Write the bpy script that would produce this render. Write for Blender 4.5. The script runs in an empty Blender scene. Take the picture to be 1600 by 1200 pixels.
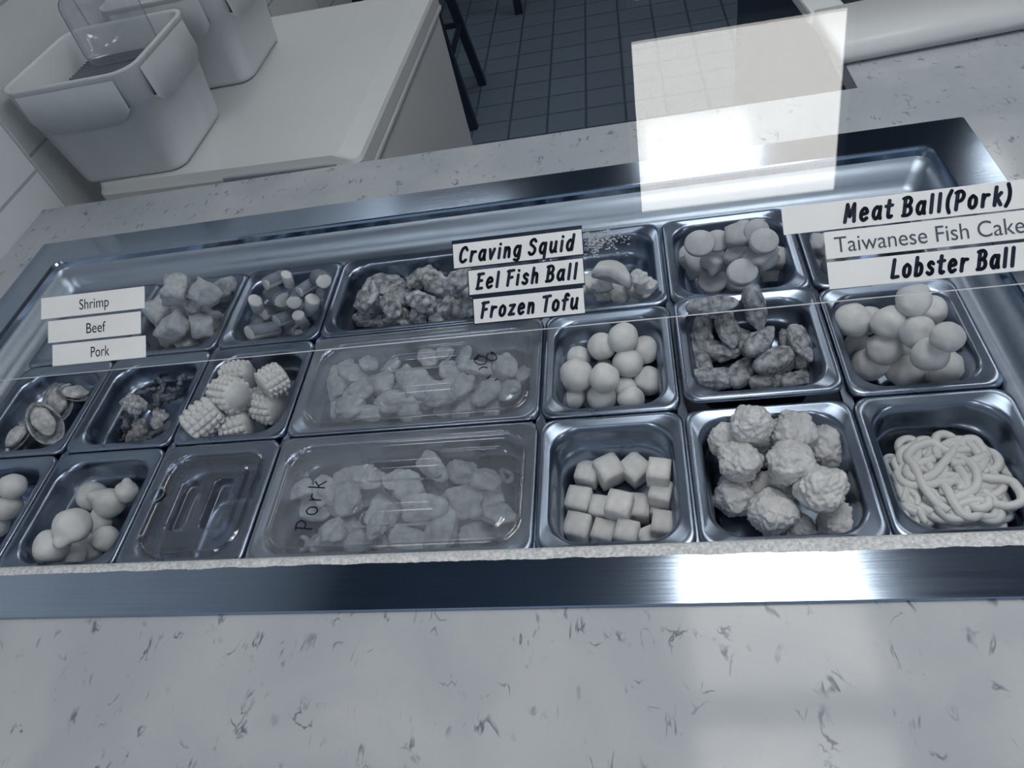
import bpy, bmesh, math, random
from math import pi, sin, cos, radians
from mathutils import Vector, Matrix, Euler, noise

random.seed(7)
C = bpy.context.scene.collection
SC = bpy.context.scene

# ------------------------------------------------------------------ camera
F_PX = 1096.4
CAM = Vector((0.46745, -0.51812, 0.61502))
YAW, PITCH, ROLL = -0.28458, 0.82669, -0.29381

def cam_axes():
    cy, sy, cp, sp = cos(YAW), sin(YAW), cos(PITCH), sin(PITCH)
    f = Vector((sy*cp, cy*cp, -sp)); r = Vector((cy, -sy, 0)); u = r.cross(f)
    c, s = cos(ROLL), sin(ROLL)
    return c*r + s*u, -s*r + c*u, f
RX, UX, FX = cam_axes()
cd = bpy.data.cameras.new('camera')
cam = bpy.data.objects.new('camera', cd); C.objects.link(cam)
m3 = Matrix((RX, UX, -FX)).transposed()
cam.matrix_world = Matrix.Translation(CAM) @ m3.to_4x4()
cd.sensor_fit = 'HORIZONTAL'; cd.sensor_width = 36.0; cd.lens = F_PX/1600*36.0
cd.clip_start = 0.01; cd.clip_end = 50
SC.camera = cam

# ------------------------------------------------------------------ world / exposure
w = bpy.data.worlds.new('world'); SC.world = w; w.use_nodes = True
bg = w.node_tree.nodes['Background']
bg.inputs[0].default_value = (0.50, 0.62, 0.80, 1); bg.inputs[1].default_value = 0.56
SC.view_settings.view_transform = 'Standard'; SC.view_settings.look = 'None'
SC.view_settings.exposure = 0.0; SC.view_settings.gamma = 1.0
SC.view_settings.use_curve_mapping = False
PANEL_STRENGTH = 9.5
CEIL = 1.516
FLOOR = -0.87
# ceiling light panels, some of them added unseen as fill: x0, x1, y0, y1
PANELS = [
    (0.515, 1.02, -0.375, 0.055, 'square ceiling light panel above the prep counter, mirrored in the glass guard'),
    (0.53, 1.03, 0.15, 0.62, 'square ceiling light panel over the steel well, mirrored in the front rim'),
    (0.56, 1.10, 2.72, 3.22, 'square ceiling light panel above the tiled kitchen floor'),
    (2.05, 2.13, 2.25, 2.60, 'narrow ceiling light panel above the far right counter arm'),
    (-0.62, -0.12, -1.65, -1.15, 'added square fill light panel over the customer side, on the left'),  # unseen fill lamp, added to brighten the left side
    (0.50, 1.00, -2.0, -1.5, 'added square fill light panel over the customer side, behind the camera'),  # added as general fill, out of view
    (1.45, 1.95, 0.95, 1.40, 'added square fill light panel over the white bin top on the counter arm'),  # added lamp that lightens the stone of the counter arm
    (2.1, 2.6, -1.3, -0.8, 'added square fill light panel over the customer side, on the right'),  # unseen lamp added for fill from the right
    (-0.62, -0.12, 1.95, 2.42, 'added square fill light panel above the floor beside the freezer'),  # added to lift the bins, tiled wall and freezer; out of view
]

def ray(u, v):
    return (RX*((u-800)/F_PX) + UX*((600-v)/F_PX) + FX)
def at(u, v, z):
    d = ray(u, v); t = (z-CAM.z)/d.z
    return CAM + d*t
def px_m(p):       # metres per pixel at a point
    return (p-CAM).dot(FX)/F_PX

# ------------------------------------------------------------------ helpers
def link(name, bm, mat, parent=None, smooth=True, loc=None, recalc=True):
    if recalc: bmesh.ops.recalc_face_normals(bm, faces=bm.faces)
    me = bpy.data.meshes.new(name); bm.to_mesh(me); bm.free()
    for p in me.polygons: p.use_smooth = smooth
    if mat:
        for m in (mat if isinstance(mat, (list, tuple)) else [mat]): me.materials.append(m)
    o = bpy.data.objects.new(name, me); C.objects.link(o)
    if parent is not None: o.parent = parent
    if loc is not None: o.location = loc
    return o
def tag(o, label=None, cat=None, group=None, kind=None):
    if label: o['label'] = label
    if cat: o['category'] = cat
    if group: o['group'] = group
    if kind: o['kind'] = kind
    return o
def thing(name, label, cat, loc=(0, 0, 0), group=None, rot=(0, 0, 0)):
    o = bpy.data.objects.new(name, None); C.objects.link(o)
    o.location = loc; o.rotation_euler = rot; o.empty_display_size = .05
    return tag(o, label, cat, group)
def box(bm, x0, x1, y0, y1, z0, z1, bevel=0, mi=0):
    g = bmesh.ops.create_cube(bm, size=1)
    vs = g['verts']
    for v in vs:
        v.co = Vector(((x0+x1)/2+v.co.x*(x1-x0), (y0+y1)/2+v.co.y*(y1-y0), (z0+z1)/2+v.co.z*(z1-z0)))
    fs = set(f for v in vs for f in v.link_faces)
    for f in fs: f.material_index = mi
    if bevel:
        es = list(set(e for v in vs for e in v.link_edges))
        bmesh.ops.bevel(bm, geom=es, offset=bevel, segments=2, affect='EDGES', profile=.5)
    return bm
def bx(x0, x1, y0, y1, z0, z1, bevel=0):
    return box(bmesh.new(), x0, x1, y0, y1, z0, z1, bevel)
def rrect(x0, x1, y0, y1, r, n=7):
    r = max(min(r, (x1-x0)/2-1e-4, (y1-y0)/2-1e-4), 1e-4)
    out = []
    for cx, cy, a0 in ((x1-r, y1-r, 0), (x0+r, y1-r, pi/2), (x0+r, y0+r, pi), (x1-r, y0+r, 1.5*pi)):
        for k in range(n+1):
            a = a0+pi/2*k/n
            out.append((cx+r*cos(a), cy+r*sin(a)))
    return out
def loft(bm, rings, cap_end=True, cap_start=False):
    prev = None; first = None
    for pts in rings:
        vs = [bm.verts.new(p) for p in pts]
        if prev:
            n = len(vs)
            for i in range(n):
                bm.faces.new((prev[i], prev[(i+1) % n], vs[(i+1) % n], vs[i]))
        else: first = vs
        prev = vs
    if cap_end: bm.faces.new(prev)
    if cap_start: bm.faces.new(list(reversed(first)))
    return bm
def rloft(spec, x0, x1, y0, y1, cap_end=True, cap_start=False, n=7, bm=None):
    """spec rows: inset, z, corner radius"""
    bm = bm or bmesh.new()
    rings = [[(x, y, z) for x, y in rrect(x0+i, x1-i, y0+i, y1-i, r, n)] for i, z, r in spec]
    return loft(bm, rings, cap_end, cap_start)
def smooth_path(pts, n=6, closed=False):
    P = [Vector(p) for p in pts]; out = []
    m = len(P)
    if m < 3:
        return P
    rng = range(m if closed else m-1)
    for i in rng:
        p0 = P[(i-1) % m] if (closed or i > 0) else P[0]*2-P[1]
        p1 = P[i]; p2 = P[(i+1) % m]
        p3 = P[(i+2) % m] if (closed or i+2 < m) else P[-1]*2-P[-2]
        for k in range(n):
            t = k/n
            out.append(0.5*((2*p1)+(p2-p0)*t+(2*p0-5*p1+4*p2-p3)*t*t+(3*p1-p0-3*p2+p3)*t**3))
    if not closed: out.append(P[-1].copy())
    return out
def tube(bm, pts, r, n=8, caps=True, closed=False):
    pts = [Vector(p) for p in pts]; rings = []
    up = Vector((0.13, 0.21, .97)); m = len(pts)
    for i, p in enumerate(pts):
        if closed: t = pts[(i+1) % m]-pts[i-1]
        else: t = pts[min(i+1, m-1)]-pts[max(i-1, 0)]
        if t.length < 1e-9: t = Vector((1, 0, 0))
        t.normalize()
        a = up-t*up.dot(t)
        if a.length < 1e-3: a = Vector((1, 0, 0))-t*t.x
        a.normalize(); up = a.copy(); b = t.cross(a)
        rr = r(i/(m-1)) if callable(r) else r
        rings.append([bm.verts.new(p+(a*cos(2*pi*k/n)+b*sin(2*pi*k/n))*rr) for k in range(n)])
    for i in range(m-1 if not closed else m):
        A, B = rings[i], rings[(i+1) % m]
        for k in range(n):
            bm.faces.new((A[k], A[(k+1) % n], B[(k+1) % n], B[k]))
    if caps and not closed:
        bm.faces.new(list(reversed(rings[0]))); bm.faces.new(rings[-1])
    return bm
def bar(bm, a, b, wx, wy=None):
    """square bar between two points"""
    wy = wy or wx
    a, b = Vector(a), Vector(b); t = (b-a).normalized()
    s = t.cross(Vector((0, 1, 0))) if abs(t.y) < .9 else t.cross(Vector((1, 0, 0)))
    s.normalize(); q = t.cross(s)
    R = [[p+s*(i*wx/2)+q*(j*wy/2) for i, j in ((1, 1), (-1, 1), (-1, -1), (1, -1))] for p in (a, b)]
    return loft(bm, R, True, True)

# ------------------------------------------------------------------ materials
def srgb(r, g, b):
    f = lambda c: (c/255/12.92) if c/255 <= .04045 else ((c/255+.055)/1.055)**2.4
    return (f(r), f(g), f(b), 1)
def newmat(name):
    m = bpy.data.materials.new(name); m.use_nodes = True
    nt = m.node_tree
    return m, nt, nt.nodes['Principled BSDF'], nt.nodes, nt.links
def simple(name, col, rough=.5, metal=0.0, spec=.5, bump=0, bscale=60, var=0, vscale=8, sss=0):
    m, nt, b, N, L = newmat(name)
    b.inputs['Base Color'].default_value = (*col[:3], 1)
    b.inputs['Roughness'].default_value = rough; b.inputs['Metallic'].default_value = metal
    b.inputs['Specular IOR Level'].default_value = spec
    tc = N.new('ShaderNodeTexCoord')
    if var:
        n = N.new('ShaderNodeTexNoise'); n.inputs['Scale'].default_value = vscale; n.inputs['Detail'].default_value = 4
        L.new(tc.outputs['Object'], n.inputs['Vector'])
        r = N.new('ShaderNodeValToRGB')
        r.color_ramp.elements[0].position = .3; r.color_ramp.elements[1].position = .7
        r.color_ramp.elements[0].color = (*[c*(1-var) for c in col[:3]], 1)
        r.color_ramp.elements[1].color = (*[min(1, c*(1+var*.6)) for c in col[:3]], 1)
        L.new(n.outputs['Fac'], r.inputs['Fac']); L.new(r.outputs['Color'], b.inputs['Base Color'])
    if bump:
        n2 = N.new('ShaderNodeTexNoise'); n2.inputs['Scale'].default_value = bscale; n2.inputs['Detail'].default_value = 5
        L.new(tc.outputs['Object'], n2.inputs['Vector'])
        bp = N.new('ShaderNodeBump'); bp.inputs['Strength'].default_value = bump; bp.inputs['Distance'].default_value = .002
        L.new(n2.outputs['Fac'], bp.inputs['Height']); L.new(bp.outputs['Normal'], b.inputs['Normal'])
    if sss:
        b.inputs['Subsurface Weight'].default_value = sss; b.inputs['Subsurface Radius'].default_value = (.01, .01, .01)
    return m
def steel(name, col, rough, stretch=(3, 160, 160), amount=.12, bump=.06):
    m, nt, b, N, L = newmat(name)
    b.inputs['Metallic'].default_value = 1.0
    tc = N.new('ShaderNodeTexCoord'); mp = N.new('ShaderNodeMapping'); mp.inputs['Scale'].default_value = stretch
    n = N.new('ShaderNodeTexNoise'); n.inputs['Scale'].default_value = 3; n.inputs['Detail'].default_value = 5
    L.new(tc.outputs['Object'], mp.inputs['Vector']); L.new(mp.outputs['Vector'], n.inputs['Vector'])
    mr = N.new('ShaderNodeMapRange'); mr.inputs['To Min'].default_value = rough-amount*.5; mr.inputs['To Max'].default_value = rough+amount
    L.new(n.outputs['Fac'], mr.inputs['Value']); L.new(mr.outputs['Result'], b.inputs['Roughness'])
    r = N.new('ShaderNodeValToRGB')
    r.color_ramp.elements[0].color = (*[c*.86 for c in col[:3]], 1); r.color_ramp.elements[1].color = (*[min(1, c*1.12) for c in col[:3]], 1)
    L.new(n.outputs['Fac'], r.inputs['Fac']); L.new(r.outputs['Color'], b.inputs['Base Color'])
    bp = N.new('ShaderNodeBump'); bp.inputs['Strength'].default_value = bump; bp.inputs['Distance'].default_value = .001
    L.new(n.outputs['Fac'], bp.inputs['Height']); L.new(bp.outputs['Normal'], b.inputs['Normal'])
    return m
def clear(name, tint, f0=.04, haze=0.0, rough=.02, hazecol=(.6, .65, .7)):
    """thin clear sheet: see-through with a Fresnel reflection on both faces, optional condensation haze"""
    m = bpy.data.materials.new(name); m.use_nodes = True
    nt = m.node_tree; N, L = nt.nodes, nt.links
    N.clear(); out = N.new('ShaderNodeOutputMaterial')
    tr = N.new('ShaderNodeBsdfTransparent'); tr.inputs[0].default_value = (*tint, 1)
    gl = N.new('ShaderNodeBsdfGlossy'); gl.inputs['Roughness'].default_value = rough; gl.inputs['Color'].default_value = (1, 1, 1, 1)
    lw = N.new('ShaderNodeLayerWeight'); lw.inputs['Blend'].default_value = .5
    pw = N.new('ShaderNodeMath'); pw.operation = 'POWER'; pw.inputs[1].default_value = 5
    L.new(lw.outputs['Facing'], pw.inputs[0])
    ma = N.new('ShaderNodeMath'); ma.operation = 'MULTIPLY_ADD'; ma.inputs[1].default_value = 1-f0; ma.inputs[2].default_value = f0
    L.new(pw.outputs[0], ma.inputs[0])
    mx = N.new('ShaderNodeMixShader'); L.new(ma.outputs[0], mx.inputs[0])
    src = tr
    if haze:
        df = N.new('ShaderNodeBsdfDiffuse'); df.inputs[0].default_value = (*hazecol, 1)
        n = N.new('ShaderNodeTexNoise'); n.inputs['Scale'].default_value = 14; n.inputs['Detail'].default_value = 3
        tc = N.new('ShaderNodeTexCoord'); L.new(tc.outputs['Object'], n.inputs['Vector'])
        mr = N.new('ShaderNodeMapRange'); mr.inputs['From Min'].default_value = .3; mr.inputs['From Max'].default_value = .7
        mr.inputs['To Min'].default_value = haze*.4; mr.inputs['To Max'].default_value = haze*1.4
        L.new(n.outputs['Fac'], mr.inputs['Value'])
        m2 = N.new('ShaderNodeMixShader'); L.new(mr.outputs['Result'], m2.inputs[0]); L.new(tr.outputs[0], m2.inputs[1]); L.new(df.outputs[0], m2.inputs[2])
        src = m2
    L.new(src.outputs[0], mx.inputs[1]); L.new(gl.outputs[0], mx.inputs[2]); L.new(mx.outputs[0], out.inputs[0])
    return m
def brick(name, c1, c2, mortar, w_, h_, mortar_size, coords, offset=0.0, rough=.5, spec=.5):
    """coords: function adding nodes that returns a vector socket"""
    m, nt, b, N, L = newmat(name)
    t = N.new('ShaderNodeTexBrick'); t.offset = offset; t.squash = 1
    t.inputs['Color1'].default_value = c1; t.inputs['Color2'].default_value = c2; t.inputs['Mortar'].default_value = mortar
    t.inputs['Scale'].default_value = 1; t.inputs['Brick Width'].default_value = w_; t.inputs['Row Height'].default_value = h_
    t.inputs['Mortar Size'].default_value = mortar_size; t.inputs['Mortar Smooth'].default_value = .3; t.inputs['Bias'].default_value = 0
    tc = N.new('ShaderNodeTexCoord'); sp = N.new('ShaderNodeSeparateXYZ'); cb = N.new('ShaderNodeCombineXYZ')
    L.new(tc.outputs['Object'], sp.inputs[0])
    for k, (ax, off) in enumerate(coords):
        a = N.new('ShaderNodeMath'); a.operation = 'ADD'; a.inputs[1].default_value = off
        L.new(sp.outputs[ax], a.inputs[0]); L.new(a.outputs[0], cb.inputs[k])
    L.new(cb.outputs[0], t.inputs['Vector']); L.new(t.outputs['Color'], b.inputs['Base Color'])
    b.inputs['Roughness'].default_value = rough; b.inputs['Specular IOR Level'].default_value = spec
    bp = N.new('ShaderNodeBump'); bp.inputs['Strength'].default_value = .3; bp.inputs['Distance'].default_value = .003; bp.invert = True
    L.new(t.outputs['Fac'], bp.inputs['Height']); L.new(bp.outputs['Normal'], b.inputs['Normal'])
    return m
def quartz(name):
    m, nt, b, N, L = newmat(name)
    tc = N.new('ShaderNodeTexCoord')
    def nz(scale, detail=4, dist=0, stretch=None):
        n = N.new('ShaderNodeTexNoise'); n.inputs['Scale'].default_value = scale; n.inputs['Detail'].default_value = detail
        n.inputs['Distortion'].default_value = dist
        if stretch:
            mp = N.new('ShaderNodeMapping'); mp.inputs['Scale'].default_value = stretch; mp.inputs['Rotation'].default_value = (0, 0, .5)
            L.new(tc.outputs['Object'], mp.inputs['Vector']); L.new(mp.outputs['Vector'], n.inputs['Vector'])
        else: L.new(tc.outputs['Object'], n.inputs['Vector'])
        return n.outputs['Fac']
    def ramp(s, a, bb, lo=0, hi=1):
        r = N.new('ShaderNodeMapRange'); r.interpolation_type = 'SMOOTHSTEP'
        r.inputs['From Min'].default_value = a; r.inputs['From Max'].default_value = bb
        r.inputs['To Min'].default_value = lo; r.inputs['To Max'].default_value = hi
        L.new(s, r.inputs['Value']); return r.outputs['Result']
    def mth(op, a, c):
        q = N.new('ShaderNodeMath'); q.operation = op
        for i, s in enumerate((a, c)):
            if isinstance(s, (int, float)): q.inputs[i].default_value = s
            else: L.new(s, q.inputs[i])
        return q.outputs[0]
    # thin broken cracks: |noise-.5| small, inside patches
    line = mth('ABSOLUTE', mth('SUBTRACT', nz(24, 3, 1.2, (1.6, .8, 1)), .5), 0)
    crack = ramp(line, .0, .036, 1, 0)
    patch = ramp(nz(30, 2), .56, .68)
    a = mth('MULTIPLY', crack, patch)
    fleck = mth('MULTIPLY', ramp(nz(62, 3, .5, (1.3, .7, 1)), .61, .74), ramp(nz(15, 2), .44, .60))
    mask = mth('MINIMUM', mth('ADD', a, mth('MULTIPLY', fleck, .8)), 1)
    mask = mth('MULTIPLY', mask, ramp(nz(60, 2), .35, .6, .45, .9))
    cloud = nz(7, 6, .6)
    mixc = N.new('ShaderNodeMix'); mixc.data_type = 'RGBA'
    L.new(ramp(cloud, .35, .7), mixc.inputs['Factor'])
    mixc.inputs['A'].default_value = (.36, .39, .425, 1); mixc.inputs['B'].default_value = (.43, .455, .48, 1)
    mix = N.new('ShaderNodeMix'); mix.data_type = 'RGBA'
    L.new(mask, mix.inputs['Factor']); L.new(mixc.outputs['Result'], mix.inputs['A']); mix.inputs['B'].default_value = (.10, .12, .16, 1)
    L.new(mix.outputs['Result'], b.inputs['Base Color'])
    b.inputs['Roughness'].default_value = .10; b.inputs['Specular IOR Level'].default_value = .16
    return m

M = {}
M['quartz'] = quartz('quartz')
M['steel'] = steel('steel_rim', (.34, .415, .52), .12, amount=.05)
M['liner'] = steel('steel_liner', (.36, .42, .50), .38, (2, 40, 40))
M['pan'] = steel('steel_pan', (.255, .31, .395), .27, (9, 9, 9), .08, 0.0)
M['tile'] = brick('floor_tile', (.108, .146, .19, 1), (.094, .128, .17, 1), (.034, .053, .088, 1), .163, .155, .006,
                  ((0, .0225+1.63), (1, .02)), rough=.5)
M['wall'] = brick('wall_tile', (.70, .73, .75, 1), (.67, .70, .73, 1), (.36, .40, .45, 1), .46, .223, .0035, ((1, -.64+.92), (2, -.0555+2.23)), rough=.25, spec=.3)
M['paint'] = simple('painted_wall', (.20, .24, .29), .7)
M['ceil'] = simple('ceiling_board', (.17, .22, .29), .8, var=.2, vscale=3)
M['white_metal'] = simple('white_enamel', (.62, .645, .66), .35, spec=.35, var=.04, vscale=3)
M['plastic'] = simple('white_polyethylene', (.64, .67, .70), .45, spec=.3, var=.08, vscale=7, bump=.1, bscale=30)
M['gasket'] = simple('grey_gasket', (.16, .20, .25), .5)
M['grey_recess'] = simple('grey_recess', (.30, .33, .37), .45)
M['black'] = simple('black_paint', (.006, .012, .028), .4, spec=.25)
M['dark'] = simple('dark_plastic', (.012, .022, .045), .5, spec=.2)
M['paper'] = simple('label_paper', (.74, .755, .76), .6, spec=.2, var=.03, vscale=30)
M['paper2'] = simple('white_tape', (.66, .68, .69), .55, spec=.2, var=.03, vscale=30)
M['ink'] = simple('black_ink', (.006, .012, .03), .5, spec=.2)
M['grey_ink'] = simple('faded_ink', (.07, .085, .11), .6, spec=.1)
M['tape'] = simple('black_tape', (.008, .016, .035), .35, spec=.3)
M['glass'] = clear('guard_glass', (.97, .98, .985), .031, 0, .004)
m, nt, b, N, L = newmat('glass_edge')
tl = N.new('ShaderNodeBsdfTranslucent'); tl.inputs[0].default_value = (.90, .93, .94, 1)
mx = N.new('ShaderNodeMixShader'); mx.inputs[0].default_value = .35
b.inputs['Base Color'].default_value = (.5, .54, .57, 1); b.inputs['Roughness'].default_value = .15
L.new(tl.outputs[0], mx.inputs[1]); L.new(b.outputs[0], mx.inputs[2]); L.new(mx.outputs[0], N['Material Output'].inputs[0])
M['glass_edge'] = m
M['lid'] = clear('clear_lid', (.84, .87, .90), .06, .04, .06, (.5, .56, .63))
M['lid_fog'] = clear('fogged_lid', (.92, .935, .95), .040, .13, .10, (.5, .55, .61))
M['acrylic'] = clear('clear_acrylic', (.93, .94, .95), .05, .10, .05)
M['residue'] = simple('tape_residue', (.34, .37, .41), .7)
M['frost'] = simple('frost', (.60, .62, .64), .55, bump=.8, bscale=420, var=.35, vscale=300)

def food(name, col, **k):
    return simple('food_'+name, col, **{**dict(rough=.5, spec=.3, var=.10, vscale=1.6, bump=.12, bscale=5), **k})
M['ball'] = food('ball', (.58, .60, .61), bump=.10)
M['lobster'] = food('lobster', (.54, .56, .575), bump=.10)
M['tofu'] = food('tofu', (.57, .58, .585), bump=.12)
M['dump'] = food('dumpling', (.57, .585, .60), var=.15, bump=.5, bscale=6.7)
M['fried'] = food('fried', (.31, .335, .37), var=.7, vscale=1.7, bump=1.0, bscale=4.5, rough=.6)
M['corn'] = food('corn', (.56, .575, .58), var=.06, rough=.35)
M['cob'] = food('cob', (.50, .52, .54), var=.15)
M['taro'] = food('taro', (.44, .47, .505), var=.25, vscale=2.9, bump=.4)
M['crabw'] = food('crab_white', (.60, .62, .63))
M['crabr'] = food('crab_red', (.19, .225, .275), var=.2)
M['clam'] = food('clam', (.36, .385, .415), var=.85, vscale=1.9, bump=.6, bscale=3.8, rough=.3, spec=.5)
M['octo'] = food('octopus', (.10, .12, .15), var=.95, vscale=2.5, bump=.6, bscale=5.0, rough=.3, spec=.5)
M['octow'] = food('octopus_pale', (.40,.42,.45), var=.6, vscale=3.8, bump=.6)
M['squid'] = food('squid', (.60, .62, .63), bump=.25, bscale=7.5)
M['cake'] = food('fish_cake', (.46, .48, .505), var=.15)
M['udon'] = food('udon', (.58, .595, .60), var=.05, rough=.35)
M['shell'] = food('mussel_shell', (.30, .33, .37), var=.8, vscale=2.1, rough=.25, spec=.5)
M['meat'] = food('mussel_meat', (.44, .46, .48), var=.45, vscale=2.5, rough=.35)
M['pork'] = food('pork', (.52, .545, .57), var=.3, vscale=1.5)

# ------------------------------------------------------------------ the room
def struct(name, bm, mat, smooth=False):
    o = link(name, bm, mat, None, smooth); o['kind'] = 'structure'; return o
struct('floor', bx(-3.5, 4.0, -3.5, 5.5, FLOOR-.05, FLOOR), M['tile'])
# ceiling with an opening for each light panel is built as a board above the flush panels
struct('ceiling', bx(-3.5, 4.0, -3.5, 5.5, CEIL+.03, CEIL+.08), M['ceil'])
bm = bmesh.new()
box(bm, -.85, -.676, -.9, .645, FLOOR, CEIL+.03); box(bm, -.85, -.73, .645, 5.5, FLOOR, CEIL+.03)
struct('wall_left', bm, M['wall'])
struct('wall_back', bx(-3.5, 4.0, 5.5, 5.6, FLOOR, CEIL+.03), M['paint'])
struct('wall_right', bx(4.0, 4.1, -.9, 5.5, FLOOR, CEIL+.03), M['paint'])

m, nt, b, N, L = newmat('light_diffuser')
em = N.new('ShaderNodeEmission'); em.inputs[0].default_value = (1.0, .985, .955, 1); em.inputs[1].default_value = PANEL_STRENGTH
L.new(em.outputs[0], N['Material Output'].inputs[0]); M['emit'] = m
for (x0, x1, y0, y1, lab) in PANELS:
    cx, cy = (x0+x1)/2, (y0+y1)/2
    t = thing('ceiling_light', lab, 'ceiling light', (cx, cy, CEIL), 'ceiling light panels')
    hx, hy = (x1-x0)/2, (y1-y0)/2
    bm = bmesh.new()
    for a in ((-hx-.02, hx+.02, -hy-.02, -hy), (-hx-.02, hx+.02, hy, hy+.02), (-hx-.02, -hx, -hy, hy), (hx, hx+.02, -hy, hy)):
        box(bm, *a, -.004, .029)
    link('frame', bm, M['white_metal'], t, False)
    link('diffuser', bx(-hx, hx, -hy, hy, 0, .02), M['emit'], t, False)

# ------------------------------------------------------------------ the counter
RIMX0, RIMX1, RIMY0, RIMY1, RW = -.5956, .9351, -.2532, .4564, .057
bm = bmesh.new()
T = -.03
e = .006
box(bm, -.674, 1.75, -.70, RIMY0+e, T, 0)
box(bm, -.674, 1.75, RIMY1-e, .584, T, 0)
box(bm, -.674, RIMX0+e, RIMY0+e, RIMY1-e, T, 0)
box(bm, RIMX1-e, 1.75, RIMY0+e, RIMY1-e, T, 0)
box(bm, .826, 1.75, .584, 1.9, T, 0)
bmesh.ops.remove_doubles(bm, verts=bm.verts, dist=1e-5)
o = link('quartz_countertop', bm, M['quartz'], None, False)
tag(o, 'grey veined stone countertop around the steel well, turning back at the right', 'countertop')
bm = bmesh.new()
box(bm, -.66, 1.72, -.66, -.64, FLOOR, T); box(bm, -.66, .84, .545, .565, FLOOR, T)
box(bm, .84, .86, .565, 1.88, FLOOR, T); box(bm, 1.70, 1.72, -.64, 1.88, FLOOR, T)
box(bm, -.66, -.64, -.64, .545, FLOOR, T)
o = link('counter_cabinet', bm, M['dark'], None, False)
tag(o, 'dark cabinet carrying the grey stone countertop', 'cabinet')

# ------------------------------------------------------------------ the refrigerated well
ZP = -.0392
PX = {'A': -.504, 'AB': -.3362, 'BC': -.1683, 'CD': 0.0, 'DE': .3363, 'EF': .504, 'FG': .684, 'G': .844}
PY = [-.179, 0.0, .1793, .3583]
well = thing('cold_well', 'long stainless steel cold well with flat rim set into the countertop', 'cold well', (0, 0, 0))
def rows(spec):
    rings = []
    for x0, x1, y0, y1, r, z in spec:
        rings.append([(x, y, z) for x, y in rrect(x0, x1, y0, y1, r, 6)])
    return rings
ix0, ix1, iy0, iy1 = RIMX0+RW, RIMX1-RW, RIMY0+RW, RIMY1-RW
link('rim', loft(bmesh.new(), rows([(RIMX0, RIMX1, RIMY0, RIMY1, .004, .0002), (RIMX0, RIMX1, RIMY0, RIMY1, .004, .003),
     (RIMX0+.001, RIMX1-.001, RIMY0+.001, RIMY1-.001, .004, .004), (ix0, ix1, iy0, iy1, .016, .004),
     (ix0+.002, ix1-.002, iy0+.002, iy1-.002, .016, .0030), (ix0+.0035, ix1-.0035, iy0+.0035, iy1-.0035, .017, -.0005),
     (ix0+.0045, ix1-.0045, iy0+.0045, iy1-.0045, .018, -.009)]), False), M['steel'], well, False)
fx0, fx1, fy0, fy1 = PX['A']-.001, PX['G']+.001, PY[0]-.001, PY[3]+.001
link('liner', loft(bmesh.new(), rows([(ix0+.0045, ix1-.0045, iy0+.0045, iy1-.0045, .018, -.009), (ix0+.007, ix1-.007, iy0+.005, iy1-.009, .018, -.016),
     (ix0+.010, ix1-.010, iy0+.0055, iy1-.013, .018, -.0175), (ix0+.016, ix1-.016, iy0+.008, iy1-.022, .018, -.033), (ix0+.020, ix1-.020, iy0+.010, iy1-.026, .018, -.0405), (ix0+.026, ix1-.026, iy0+.013, iy1-.034, .012, -.0445),
     (fx0+.004, fx1-.004, fy0+.004, fy1-.004, .01, -.0450), (fx0+.004, fx1-.004, fy0+.004, fy1-.004, .01, -.21)])), M['liner'], well, True)
# frosted inner edge of the front rim
bm = bmesh.new(); n = 420; prev = None
for k in range(n+1):
    x = ix0+.02+(ix1-ix0-.04)*k/n
    f = noise.noise(Vector((x*30, 0, 0)))*.0016+noise.noise(Vector((x*170, 3, 0)))*.0009
    wdt = .011+.004*max(0, min(1, (x-.1)/.6))
    ring = [bm.verts.new((x, yy, zz)) for yy, zz in ((iy0-wdt+.004+f, .0041), (iy0-wdt*.5+.003, .0052+abs(f)*.3), (iy0+.001, .0048), (iy0+.0042, .002), (iy0+.0052, -.004))]
    if prev:
        for j in range(4): bm.faces.new((prev[j], prev[j+1], ring[j+1], ring[j]))
    prev = ring
tag(link('frost_strip', bm, M['frost'], well), 'white frost strip along the inner front edge')

# adapter bars that carry the pans
for x in ('AB', 'BC', 'CD', 'DE', 'EF', 'FG'):
    o = link('support_bar', bx(-.006, .006, PY[0]+.004-0, PY[3]-.004, -.052, -.0462, .001), M['pan'], well, False, (PX[x], 0, 0))

# ------------------------------------------------------------------ pans
ROWN = {0: 'front', 1: 'middle', 2: 'back'}
def pan(c0, c1, row, label, depth=.10, raise_=0.0, g=.0012, mat='pan', rin=.034):
    x0, x1, y0, y1 = PX[c0]+g, PX[c1]-g, PY[row]+g, PY[row+1]-g
    cx, cy = (x0+x1)/2, (y0+y1)/2
    z = ZP+raise_
    spec = [(0, -.0055, .016), (0, -.002, .016), (.0012, -.0003, .017), (.004, .0005, .018), (.0065, -.0003, .020), (.0085, -.0016, .022), (.0115, -.0024, rin-.004),
            (.0135, -.0040, rin-.002), (.0150, -.0075, rin), (.0162, -.016, rin), (.0175, -.034, rin), (.0195, -.0355, rin), (.0215, -.040, rin-.001), (.0235, -depth+.014, rin-.002),
            (.0255, -depth+.006, rin-.004), (.030, -depth+.0015, rin-.008), (.038, -depth, rin-.014)]
    bm = rloft([(i, zz, r) for i, zz, r in spec], x0-cx, x1-cx, y0-cy, y1-cy, True, n=9)
    o = link('food_pan', bm, M[mat], None, True, (cx, cy, z))
    tag(o, label, 'food pan', 'steel food pans in the cold well')
    return dict(x0=x0, x1=x1, y0=y0, y1=y1, fl=z-depth, o=o, z=z)

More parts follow.
